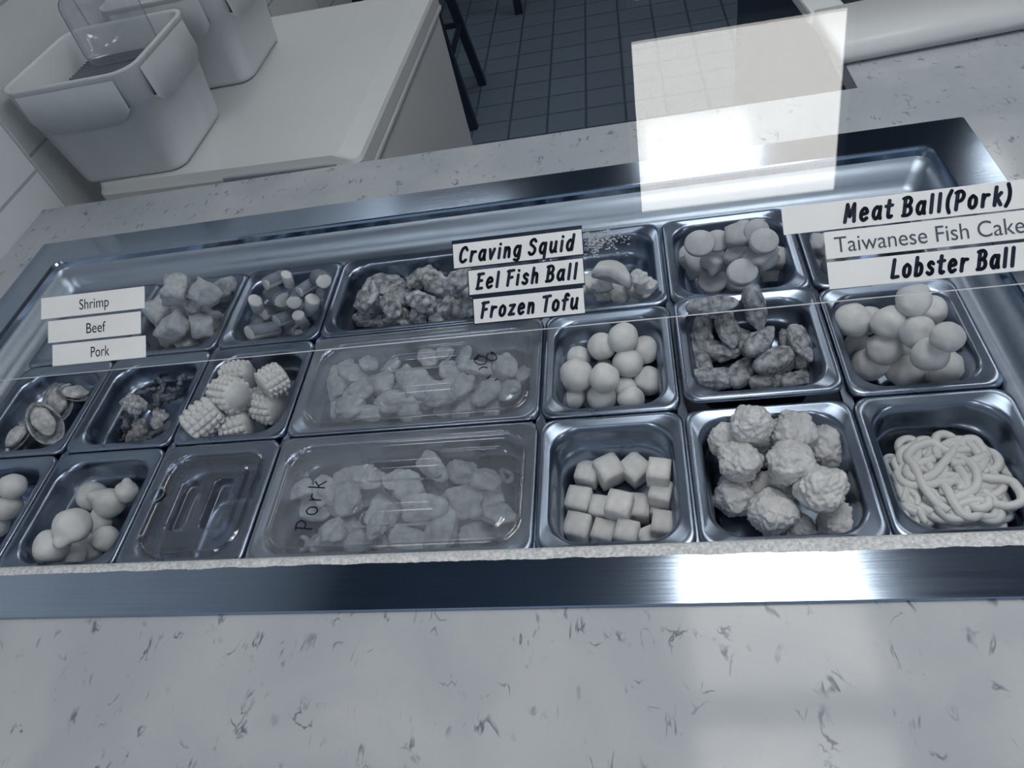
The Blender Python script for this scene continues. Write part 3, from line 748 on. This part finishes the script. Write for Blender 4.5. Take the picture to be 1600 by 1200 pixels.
# ------------------------------------------------------------------ noodles
def noodle_block(label, boxes, seed, nstr, rad, loc, rotz, step=.0095, wob=.5):
    t = thing('noodle_nest', label, 'noodles', loc, 'nests of thick noodles', (0, 0, rotz))
    rnd = random.Random(seed); hx, hy, h = boxes
    for k in range(nstr):
        z = rad+(h-2*rad)*(k+.5)/nstr
        a = rnd.choice((0, pi))+rnd.uniform(-.9, .9) if hx > hy*.5 else rnd.choice((.5, 1.5))*pi+rnd.uniform(-.4, .4)
        p = Vector((rnd.uniform(-hx, hx)*.75, rnd.uniform(-hy, hy)*.75, z)); P = []
        sd = rnd.uniform(0, 99); sgn = rnd.choice((-1, 1)); n = rnd.randint(16, 26)
        for q in range(n):
            P.append(Vector((p.x, p.y, z+rad*1.5*noise.noise(Vector((sd, q*.35, 2))))))
            a += sgn*.16+wob*1.5*noise.noise(Vector((sd, q*.28, 0)))
            near = max(abs(p.x)/hx, abs(p.y)/hy)
            if near > .72:                              # bend back towards the middle
                want = math.atan2(-p.y, -p.x); dl = (want-a+pi) % (2*pi)-pi
                a += max(-.85, min(.85, dl))
            p = p+Vector((cos(a), sin(a), 0))*step
            p.x = max(-hx, min(hx, p.x)); p.y = max(-hy, min(hy, p.y))
        bm = bmesh.new(); tube(bm, smooth_path(P, 4), rad, 9)
        link('noodle_strand', bm, M['udon'], t)
    return t
c = at(1520, 762, -.075)
noodle_block('large nest of thick white noodles filling the front right pan', (.052, .053, .076), 5, 98, .0046, (pG0['x1']-.0775, PY[0]+.088, pG0['fl']+.001), 0)
noodle_block('narrow strip of noodles upright along the left wall of the noodle pan', (.0065, .042, .070), 8, 40, .0034, (pG0['x0']+.0345, PY[0]+.078, pG0['fl']+.001), 0)

# ------------------------------------------------------------------ lids
def sstep(x, a, b):
    t = max(0, min(1, (x-a)/(b-a))); return t*t*(3-2*t)
def sd_rr(x, y, hx, hy, r):
    qx, qy = abs(x)-hx+r, abs(y)-hy+r
    return math.hypot(max(qx, 0), max(qy, 0))+min(max(qx, qy), 0)-r
def lid(c0, c1, row, label, mat, pockets, notch=None, nx=150, ny=80):
    x0, x1, y0, y1 = PX[c0]+.004, PX[c1]-.004, PY[row]+.004, PY[row+1]-.004
    hx, hy = (x1-x0)/2, (y1-y0)/2
    t = thing('pan_lid', label, 'pan lid', ((x0+x1)/2, (y0+y1)/2, ZP+.0016))
    bm = bmesh.new(); V = {}
    for i in range(nx+1):
        for j in range(ny+1):
            x, y = -hx+2*hx*i/nx, -hy+2*hy*j/ny
            z = 0.0
            d = sd_rr(x, y, hx-.012, hy-.012, .030)
            z += .0030*(sstep(-d, 0, .002)-sstep(-d, .0035, .0055))
            z += -.0050*sstep(-d, .0035, .0065)
            d2 = sd_rr(x, y, hx-.030, hy-.030, .02); z += .0020*sstep(-d2, 0, .0022)
            for (px_, py_, ph, pv, dep) in pockets:
                dd = sd_rr(x-px_, y-py_, ph, pv, .009); z += -dep*sstep(-dd, 0, .005)
            V[i, j] = bm.verts.new((x, y, z))
    for i in range(nx):
        for j in range(ny):
            x, y = -hx+2*hx*(i+.5)/nx, -hy+2*hy*(j+.5)/ny
            if sd_rr(x, y, hx, hy, .012) > .0008: continue
            if notch and math.hypot(x-notch[0], (y-notch[1])) < notch[2]: continue
            bm.faces.new((V[i, j], V[i+1, j], V[i+1, j+1], V[i, j+1]))
    bmesh.ops.delete(bm, geom=[v for v in bm.verts if not v.link_faces], context='VERTS')
    o = link('lid_panel', bm, M[mat], t)
    sm = o.modifiers.new('thickness', 'SOLIDIFY'); sm.thickness = .0014; sm.offset = -1
    return t
lidC = lid('BC', 'CD', 0, 'small clear lid with finger notch and two recessed grips, front row', 'lid', [(-.024, -.002, .014, .036, .012), (.022, -.002, .014, .036, .012)], (-.066, .012, .010), 90, 90)
lidD0 = lid('CD', 'DE', 0, 'wide clear lid with Pork handwritten on it, front row', 'lid_fog', [(.005, .030, .050, .014, .010), (.005, -.030, .050, .014, .010)])
lidD1 = lid('CD', 'DE', 1, 'wide clear lid with smudged marker, middle row', 'lid_fog', [(.005, .030, .050, .014, .010), (.005, -.030, .050, .014, .010)])
# small grip pegs: notch rim bead on the small lid
bm = bmesh.new(); tube(bm, [(-.066+.0105*cos(a), .012+.0105*sin(a), .0008) for a in [(-.5+k/14)*pi for k in range(15)]], .0011, 6)
link('notch_rim', bm, M['acrylic'], lidC)

# ------------------------------------------------------------------ stroke lettering
BOWL = [(.5, .5), (.3, .67), (.1, .5), (.07, .2), (.24, .0), (.42, .14), (.5, .42)]
GL = {
 'C': (.66, [[(.62, .80), (.45, 1), (.2, .9), (.07, .55), (.12, .15), (.35, 0), (.6, .14)]]),
 'r': (.46, [[(.09, .66), (.08, 0)], [(.09, .36), (.22, .60), (.44, .62)]]),
 'a': (.58, [BOWL, [(.52, .66), (.5, .2), (.56, 0)]]),
 'v': (.50, [[(.04, .66), (.2, .02)], [(.2, .02), (.46, .66)]]),
 'i': (.20, [[(.1, .66), (.1, 0)], [(.12, .93), (.12, .95)]]),
 'n': (.56, [[(.08, .66), (.08, 0)], [(.08, .36), (.25, .63), (.42, .58), (.46, .3), (.48, 0)]]),
 'g': (.58, [BOWL, [(.52, .66), (.5, -.05), (.38, -.28), (.1, -.22)]]),
 'S': (.62, [[(.56, .84), (.38, 1), (.14, .9), (.13, .68), (.4, .5), (.55, .3), (.45, .05), (.2, 0), (.05, .14)]]),
 'q': (.58, [BOWL, [(.52, .66), (.5, -.32)]]),
 'u': (.60, [[(.08, .66), (.08, .2), (.22, 0), (.42, .12), (.49, .3)], [(.51, .66), (.5, .1), (.56, 0)]]),
 'd': (.58, [BOWL, [(.54, 1.0), (.5, 0)]]),
 'E': (.54, [[(.12, 1), (.1, 0)], [(.02, .97), (.5, 1)], [(.1, .52), (.42, .54)], [(.04, 0), (.5, .02)]]),
 'e': (.54, [[(.08, .34), (.46, .4), (.42, .6), (.25, .67), (.08, .48), (.08, .18), (.25, 0), (.48, .1)]]),
 'l': (.20, [[(.1, 1), (.1, 0)]]),
 'F': (.52, [[(.12, 1), (.1, 0)], [(.0, .96), (.52, 1)], [(.1, .5), (.44, .54)]]),
 's': (.46, [[(.42, .56), (.26, .67), (.1, .54), (.2, .38), (.38, .26), (.38, .08), (.2, 0), (.04, .1)]]),
 'h': (.56, [[(.1, 1), (.08, 0)], [(.08, .36), (.25, .63), (.42, .58), (.46, .3), (.48, 0)]]),
 'B': (.60, [[(.12, 1), (.1, 0)], [(.0, .96), (.35, 1), (.52, .8), (.4, .58), (.12, .52)], [(.12, .52), (.45, .48), (.56, .22), (.4, .02), (.02, 0)]]),
 'o': (.54, [[(.27, .67), (.08, .5), (.08, .15), (.27, 0), (.47, .15), (.47, .5), (.27, .67)]]),
 'z': (.50, [[(.06, .62), (.46, .64)], [(.46, .64), (.06, .02)], [(.06, .02), (.48, .04)]]),
 'T': (.56, [[(.0, .96), (.6, 1)], [(.31, .98), (.28, 0)]]),
 'f': (.40, [[(.46, .9), (.34, 1), (.2, .85), (.16, 0)], [(.0, .6), (.4, .64)]]),
 'M': (.76, [[(.05, 0), (.13, 1)], [(.13, 1), (.36, .3)], [(.36, .3), (.62, 1)], [(.62, 1), (.7, 0)]]),
 't': (.44, [[(.2, .95), (.18, .15), (.28, 0), (.42, .06)], [(.0, .64), (.42, .68)]]),
 '(': (.30, [[(.32, 1.1), (.14, .7), (.12, .25), (.26, -.12)]]),
 ')': (.30, [[(.06, 1.1), (.2, .7), (.18, .25), (.0, -.12)]]),
 'P': (.56, [[(.12, 1), (.08, 0)], [(.0, .94), (.35, 1), (.54, .78), (.4, .5), (.1, .44)]]),
 'k': (.50, [[(.12, 1), (.08, 0)], [(.46, .66), (.1, .32)], [(.2, .42), (.48, 0)]]),
 'L': (.52, [[(.14, 1), (.08, .02)], [(.08, .02), (.5, .04)]]),
 'b': (.56, [[(.1, 1), (.08, 0)], [(.08, .45), (.25, .66), (.46, .5), (.46, .15), (.25, 0), (.08, .12)]]),
}
def stroke_text(text, x0, x1, y0, cap, t, shear=.20, spacing=.34, thick=.0004, bm=None):
    bm = bm or bmesh.new()
    tot = 0; lay = []
    for ch in text:
        if ch == ' ': tot += .42; continue
        wd, st = GL[ch]; lay.append((tot, st)); tot += wd+spacing
    tot -= spacing
    k = (x1-x0-shear*cap)/tot
    for off, sts in lay:
        for s in sts:
            P = [(x0+(off+px_)*k+shear*py_*cap, y0+py_*cap, 0) for px_, py_ in s]
            P = smooth_path(P, 6)
            for i, p in enumerate(P):
                ring = [(p.x+cos(2*pi*q/10)*t/2, p.y+sin(2*pi*q/10)*t/2) for q in range(10)]
                loft(bm, [[(a, b_, 0) for a, b_ in ring], [(a, b_, thick) for a, b_ in ring]])
            for i in range(len(P)-1):
                d = P[i+1]-P[i]
                if d.length < 1e-7: continue
                nrm = Vector((-d.y, d.x, 0)).normalized()*t/2
                q4 = [P[i]+nrm, P[i]-nrm, P[i+1]-nrm, P[i+1]+nrm]
                loft(bm, [[(q.x, q.y, 0) for q in q4], [(q.x, q.y, thick*.98) for q in q4]])
    return bm

# marker writing on the lids (reads bottom to top at the left end of the front lid)
t = thing_writing = link('marker_writing', stroke_text('Pork', 0, .082, -.004, .026, .0019, .05, .30), M['ink'], lidD0, False)
a_ = at(482, 828, ZP); b_ = at(506, 750, ZP)
t.location = Vector((a_.x, a_.y, 0))-Vector((lidD0.location.x, lidD0.location.y, 0))+Vector((0, 0, -.0028))
t.rotation_euler = (0, 0, math.atan2(b_.y-a_.y, b_.x-a_.x))
sc_ = (b_-a_).length/.082; t.scale = (sc_, sc_, 1)
bm = bmesh.new()
cx_, cy_ = lidD1.location.x, lidD1.location.y
def marks(lst, th):
    for pts in lst:
        P = [at(u, v, ZP) for u, v in pts]
        P = smooth_path([(p.x-cx_, p.y-cy_, -.0022) for p in P], 5)
        tube(bm, P, th, 6)
marks([[(748, 553), (741, 561), (744, 567), (753, 569), (760, 565), (758, 558), (748, 555)], [(763, 551), (760, 558), (767, 563), (776, 560), (773, 552)], [(748, 577), (754, 573), (762, 574)], [(760, 592), (766, 586)], [(773, 594), (778, 591)]], .0007)
marks([[(767, 550), (771, 552)], [(742, 561), (747, 557)]], .0016)
link('marker_writing', bm, M['ink'], lidD1)

# ------------------------------------------------------------------ the glass guard
GN = Vector((.0101, -.5856, .8105)).normalized()
GO = Vector((0, -.048, .158)); GO = GO-GN*((GO-Vector((.3, -.048, .158))).dot(GN))
GS = GN.cross(Vector((1, 0, 0))).normalized()
if GS.z < 0: GS = -GS
GX = GS.cross(GN).normalized()
if GX.x < 0: GX = -GX
GM = Matrix((GX, GS, GN)).transposed().to_4x4(); GM.translation = GO
def gs(u, v):
    d = ray(u, v); t = GN.dot(GO-CAM)/GN.dot(d); p = CAM+d*t-GO
    return p.dot(GX), p.dot(GS)
guard = thing('glass_guard', 'clear sloping glass guard over the back of the cold well', 'sneeze guard')
guard.matrix_world = GM
GL0, GL1, GH, GT = -.674, 1.30, .56, .006
bm = bx(GL0, GL1, 0, GH, -GT, 0)
for f in bm.faces:
    f.material_index = 0 if abs(f.normal.z) > .9 else 1
link('glass_pane', bm, [M['glass'], M['glass_edge']], guard, False)
# tape residue beside the middle labels
rnd = random.Random(2); bm = bmesh.new()
for k in range(230):
    u = 914+abs(rnd.gauss(0, 30)); v = 372+rnd.gauss(0, 10)+(8 if u < 940 else 0)
    if u > 995: continue
    x, y = gs(u, v); s = rnd.uniform(.0003, .0012); q = rnd.uniform(.0003, .0007)
    box(bm, x-s, x+s, y-q, y+q, .0, .00015)
link('tape_residue', bm, M['residue'], guard, False)
# posts at the right end (left end is let into the wall)
post = thing('guard_post', 'slim steel post carrying the right end of the glass guard', 'post')
bm = bmesh.new()
pa = GM @ Vector((1.24, .05, -GT)); pb = GM @ Vector((1.24, GH-.06, -GT))
for p in (pa, pb): box(bm, p.x-.012, p.x+.012, p.y-.012, p.y+.012, .0, p.z-.004)
link('upright', bm, M['steel'], post, False)
bm = bmesh.new(); bar(bm, GM @ Vector((1.24, .03, -GT-.007)), GM @ Vector((1.24, GH-.03, -GT-.007)), .014)
link('clamp_rail', bm, M['steel'], post, False)

def bfont(text, x0, x1, y0, cap, thick=.0003):
    cu = bpy.data.curves.new('t', 'FONT'); cu.body = text; cu.size = 1; cu.extrude = 0
    o = bpy.data.objects.new('t', cu); C.objects.link(o)
    dg = bpy.context.evaluated_depsgraph_get(); me = bpy.data.meshes.new_from_object(o.evaluated_get(dg))
    bm = bmesh.new(); bm.from_mesh(me)
    bpy.data.objects.remove(o); bpy.data.meshes.remove(me); bpy.data.curves.remove(cu)
    xs = [v.co.x for v in bm.verts]; hgt = .715
    for v in bm.verts:
        v.co = Vector((x0+(v.co.x-min(xs))/(max(xs)-min(xs))*(x1-x0), y0+v.co.y/hgt*cap, thick))
    return bm
def name_tag(label, x0, x1, y0, y1, mat, text, tx0, tx1, style, backing=None, cap=None, ink='ink'):
    t = thing('name_tag', label, 'name tag', (0, 0, 0), 'food name tags on the glass')
    cx, cy = (x0+x1)/2, (y0+y1)/2
    t.matrix_world = GM @ Matrix.Translation((cx, cy, 0))
    zb = 0.0001
    if backing:
        l, r, dn, up = backing
        link('backing_tape', bx(x0-cx-l, x1-cx+r, y0-cy-dn, y1-cy+up, zb, zb+.0004), M['tape'], t, False); zb += .0004
    strip = link('tag_strip', bx(x0-cx, x1-cx, y0-cy, y1-cy, zb, zb+.0006), M[mat], t, False)
    H = y1-y0
    if style == 'bold':
        cp = cap or H*.60
        bm = stroke_text(text, tx0-cx, tx1-cx, -cp*.5+.0004, cp, cp*.20)
        o = link('lettering', bm, M[ink], strip, False, (0, 0, zb+.0006))
    else:
        cp = cap or H*.5
        bm = bfont(text, tx0-cx, tx1-cx, -cp*.5, cp)
        o = link('lettering', bm, M[ink], strip, False, (0, 0, zb+.0006), recalc=False)
    return t
def tx(u0, v0, u1, v1): return gs(u0, v0)[0], gs(u1, v1)[0]
name_tag('white paper tag reading Shrimp', -.1743, -.0472, .0621, .0855, 'paper', 'Shrimp', *tx(125, 476, 171, 472), 'sans', cap=.0115)
name_tag('white paper tag reading Beef', -.1655, -.0520, .0352, .0590, 'paper', 'Beef', *tx(136, 513, 166, 511), 'sans', cap=.0115)
name_tag('white paper tag reading Pork below the Beef tag', -.1600, -.0465, .0095, .0325, 'paper', 'Pork', *tx(143, 550, 172, 548), 'sans', cap=.0115)
name_tag('white tag with bold lettering Craving Squid', .2920, .4174, .0668, .0906, 'paper2', 'Craving Squid', *tx(717, 398, 899, 381), 'bold', (.001, .0006, .001, .004))
name_tag('white tag with bold lettering Eel Fish Ball', .3060, .4165, .0392, .0628, 'paper2', 'Eel Fish Ball', *tx(744, 441, 904, 425), 'bold', (.001, .0006, .002, .001))
name_tag('white tag with bold lettering Frozen Tofu', .3093, .4150, .0108, .0345, 'paper2', 'Frozen Tofu', *tx(751, 484, 906, 474), 'bold', (.001, 0, .001, .003))
name_tag('long white tag with bold lettering Meat Ball(Pork)', .5963, .838, .0635, .0885, 'paper2', 'Meat Ball(Pork)', *tx(1317, 335, 1583, 308), 'bold', cap=.0155)
name_tag('grey-lettered white tag reading Taiwanese Fish Cake', .6296, .838, .0375, .0618, 'paper2', 'Taiwanese Fish Cake', *tx(1303, 380, 1600, 352), 'sans', cap=.0145, ink='grey_ink')
name_tag('long white tag with bold lettering Lobster Ball', .6295, .838, .0105, .0345, 'paper2', 'Lobster Ball', *tx(1390, 420, 1588, 406), 'bold', cap=.0155)

# ------------------------------------------------------------------ white freezer behind the counter
FZ = -.03
fr = thing('chest_freezer', 'white chest freezer with flat lid behind the counter at left', 'freezer', (-.325, 1.06, FLOOR), None, (0, 0, radians(-2.6)))
def W(o_, p): o_.location = Vector(o_.location)-p.location; return o_
bm = bx(-.625+.33, -.04+.33, .70-1.05, 1.50-1.05, .02, FZ-.055-FLOOR, .006); link('body', bm, M['white_metal'], fr, False)
bm = rloft([(0, -.05, .02), (0, -.02, .02), (.004, -.012, .02), (.045, 0, .016), (.05, 0, .016)], -.632+.33, -.03+.33, .672-1.05, 1.51-1.05, True, True)
for v in bm.verts: v.co.z += FZ-FLOOR
# the front and left edges of the lid stay square
for v in bm.verts:
    if v.co.z > FZ-FLOOR-.006:
        if v.co.y < -.30: v.co.y -= .036
        if v.co.x < -.24: v.co.x -= .036
link('lid', bm, M['white_metal'], fr, False)
link('gasket', bx(-.622+.33, -.037+.33, .69-1.05, 1.502-1.05, FZ-.0555-FLOOR, FZ-.0495-FLOOR), M['gasket'], fr, False)
link('hinge_rail', bx(-.037+.33, -.029+.33, .68-1.05, 1.505-1.05, FZ-.066-FLOOR, FZ-.054-FLOOR, .003), M['white_metal'], fr, False)
bm = bx(-.33+.33, -.080+.33, .6695-1.05, .6705-1.05+.006, FZ-.047-FLOOR, FZ-.014-FLOOR, .002)
tag(link('handle_recess', bm, M['grey_recess'], fr, False), 'grey recessed pull in the lid front')
for sx in (-.27, .26):
    for sy in (-.32, .32): link('foot', bx(sx-.02, sx+.02, sy-.02, sy+.02, 0, .02), M['black'], fr, False)

# ------------------------------------------------------------------ white bins on the freezer
def bin_(x0, x1, y0, y1, h, flare, label, zb):
    cx, cy = (x0+x1)/2, (y0+y1)/2
    t = thing('storage_bin', label, 'storage bin', (cx, cy, zb), 'white bins on the freezer')
    hx, hy = (x1-x0)/2, (y1-y0)/2
    def R(e, z, r): return [(x, y, z) for x, y in rrect(-hx-e, hx+e, -hy-e, hy+e, r, 8)]
    f = flare
    bm = loft(bmesh.new(), [R(-.010, 0, .03), R(-.002, .004, .034), R(0, .012, .036), R(f*.70, h*.70, .042), R(f*.72+.003, h*.702, .044), R(f, h-.004, .046), R(f+.003, h, .046),
        R(f-.004, h+.001, .044), R(f-.007, h-.004, .042), R(f*.7-.006, h*.70, .038), R(-.006, .016, .03), R(-.016, .008, .026)], True, True)
    link('body', bm, M['plastic'], t)
    # moulded lifting handles below the rim on the two ends and the front
    for ax in (0, 1):
        for sg in (-1, 1):
            bm = bmesh.new(); n = 14; P = []
            L_ = (hx if ax else hy)*.86
            for k in range(n+1):
                a = -1+2*k/n
                drop = .026*(1-abs(a)**6)
                P.append((a*L_, h*.70-drop))
            off = (hy if ax else hx)+f*.7
            lo, up = [], []
            for (s, z) in P:
                for lst, zz, o_ in ((lo, z, off+.010), (up, h*.95, off+.003+f*.22)):
                    lst.append((s, sg*o_, zz) if ax else (sg*o_, s, zz))
            vl = [bm.verts.new(p) for p in lo]; vu = [bm.verts.new(p) for p in up]
            vi = [bm.verts.new((p[0], p[1]-sg*.012, p[2]+.002) if ax else (p[0]-sg*.012, p[1], p[2]+.002)) for p in lo]
            for k in range(n):
                bm.faces.new((vl[k], vl[k+1], vu[k+1], vu[k])); bm.faces.new((vi[k], vi[k+1], vl[k+1], vl[k]))
            link('handle_lip', bm, M['plastic'], t)
    return t, cx, cy
zb = FZ+.0005
b1, b1x, b1y = bin_(-.674, -.428, .708, .955, .215, .020, 'white plastic bin in front on the freezer, holding a ribbed tray', zb)
b2, b2x, b2y = bin_(-.655, -.400, 1.075, 1.330, .215, .020, 'white plastic bin standing behind the ribbed tray bin', zb)
# ribbed dark tray in the front bin
bm = bmesh.new(); n = 72; prev = None
for k in range(n+1):
    y = -.112+.224*k/n
    z = .004*(1 if (k//2) % 2 else 0)
    ring = [bm.verts.new((-.108, y, z)), bm.verts.new((.118, y, z)), bm.verts.new((.118, y, -.006)), bm.verts.new((-.108, y, -.006))]
    if prev:
        for j in range(4): bm.faces.new((prev[j], prev[(j+1) % 4], ring[(j+1) % 4], ring[j]))
    prev = ring
o = link('ribbed_tray', bm, simple('ribbed_grey', (.10, .125, .16), .5), None, False, (b1x, b1y, zb+.160))
tag(o, 'dark grey ribbed tray lying inside the front white bin', 'tray')
o2 = thing('tray_stack', 'pale stacked trays under the ribbed tray in the front bin', 'tray stack', (b1x, b1y, zb+.009))
link('stack_body', bx(-.096, .096, -.1, .1, 0, .144, .004), M['plastic'], o2, False)
# clear plastic lid standing in the bin
cl = thing('clear_plastic_lid', 'clear rounded plastic lid standing upright in the front white bin', 'plastic lid', (b1x+.020, b1y+.048, zb+.170))
bm = rloft([(0, -.0015, .025), (0, .0015, .025), (.012, .0015, .02), (.015, .006, .02), (.019, .006, .018), (.022, .001, .016)], -.082, .082, 0, .128, True, True)
cs = link('sheet', bm, M['acrylic'], cl, True)
cs.rotation_euler = (radians(82), 0, radians(5))
bm = bmesh.new(); tube(bm, [(x, y, .001) for x, y in rrect(-.0825, .0825, -.0005, .1285, .025, 6)], .0009, 6, closed=True)
ce = link('sheet_edge', bm, M['gasket'], cs, True); ce['label'] = 'darker rounded edge of the clear sheet'

# ------------------------------------------------------------------ kitchen floor things
def stool(x, y, seat_h, sp, label):
    t = thing('bar_stool', label, 'stool', (x, y, FLOOR))
    for sx in (-1, 1):
        for sy in (-1, 1):
            bm = bmesh.new(); bar(bm, (sx*sp, sy*sp, 0), (sx*sp*.62, sy*sp*.62, seat_h), .034)
            link('leg', bm, M['black'], t, False)
    f = 1-.38*.42
    for a, b_ in (((-1, -1), (1, -1)), ((1, -1), (1, 1)), ((1, 1), (-1, 1)), ((-1, 1), (-1, -1))):
        bm = bmesh.new(); z = seat_h*.42
        bar(bm, (a[0]*sp*f, a[1]*sp*f, z), (b_[0]*sp*f, b_[1]*sp*f, z), .018)
        link('footrest', bm, M['black'], t, False)
    link('seat', bx(-sp*.75, sp*.75, -sp*.75, sp*.75, seat_h, seat_h+.04, .01), M['black'], t, False)
stool(-.38, 2.48, .70, .20, 'black bar stool with splayed legs beyond the white freezer')
tb = thing('work_table', 'black legged work table at the top edge of the tiled floor', 'table', (-.35, 3.85, FLOOR))
for sx in (-.3, .3):
    for sy in (-.42, .42): link('leg', bx(sx-.02, sx+.02, sy-.02, sy+.02, 0, .85), M['black'], tb, False)
link('table_top', bx(-.34, .34, -.46, .46, .85, .88, .004), M['black'], tb, False)
o = link('waste_bin', rloft([(.03, 0, .03), (0, .6, .04), (-.012, .6, .04), (-.012, .62, .04), (0, .62, .04), (.03, .05, .03)], -.2, .2, -.28, .28, True, True), M['dark'], None, True, (1.06, 3.45, FLOOR))
tag(o, 'dark bin standing on the floor behind the counter arm', 'bin')

# white open chest on the counter arm at the right
ch = thing('open_bin_top', 'white rounded-edge bin top with dark opening on the right counter arm', 'bin top', (.815, .655, 0), None, (0, 0, radians(4.5)))
bm = bmesh.new()
pr = [(0, .006), (.002, .018), (.010, .029), (.022, .034), (.150, .034), (.152, .006)]
xs_ = [0.0, .004, .70]
loft(bm, [[(x, yy, zz) for yy, zz in pr] for x in xs_], True, True)
link('front_ledge', bm, M['white_metal'], ch, True)
link('side_rail', bx(-.005, .055, .152, .55, .006, .030, .005), M['white_metal'], ch, False)
link('base', bx(.006, .69, .012, .54, 0, .006), M['black'], ch, False)
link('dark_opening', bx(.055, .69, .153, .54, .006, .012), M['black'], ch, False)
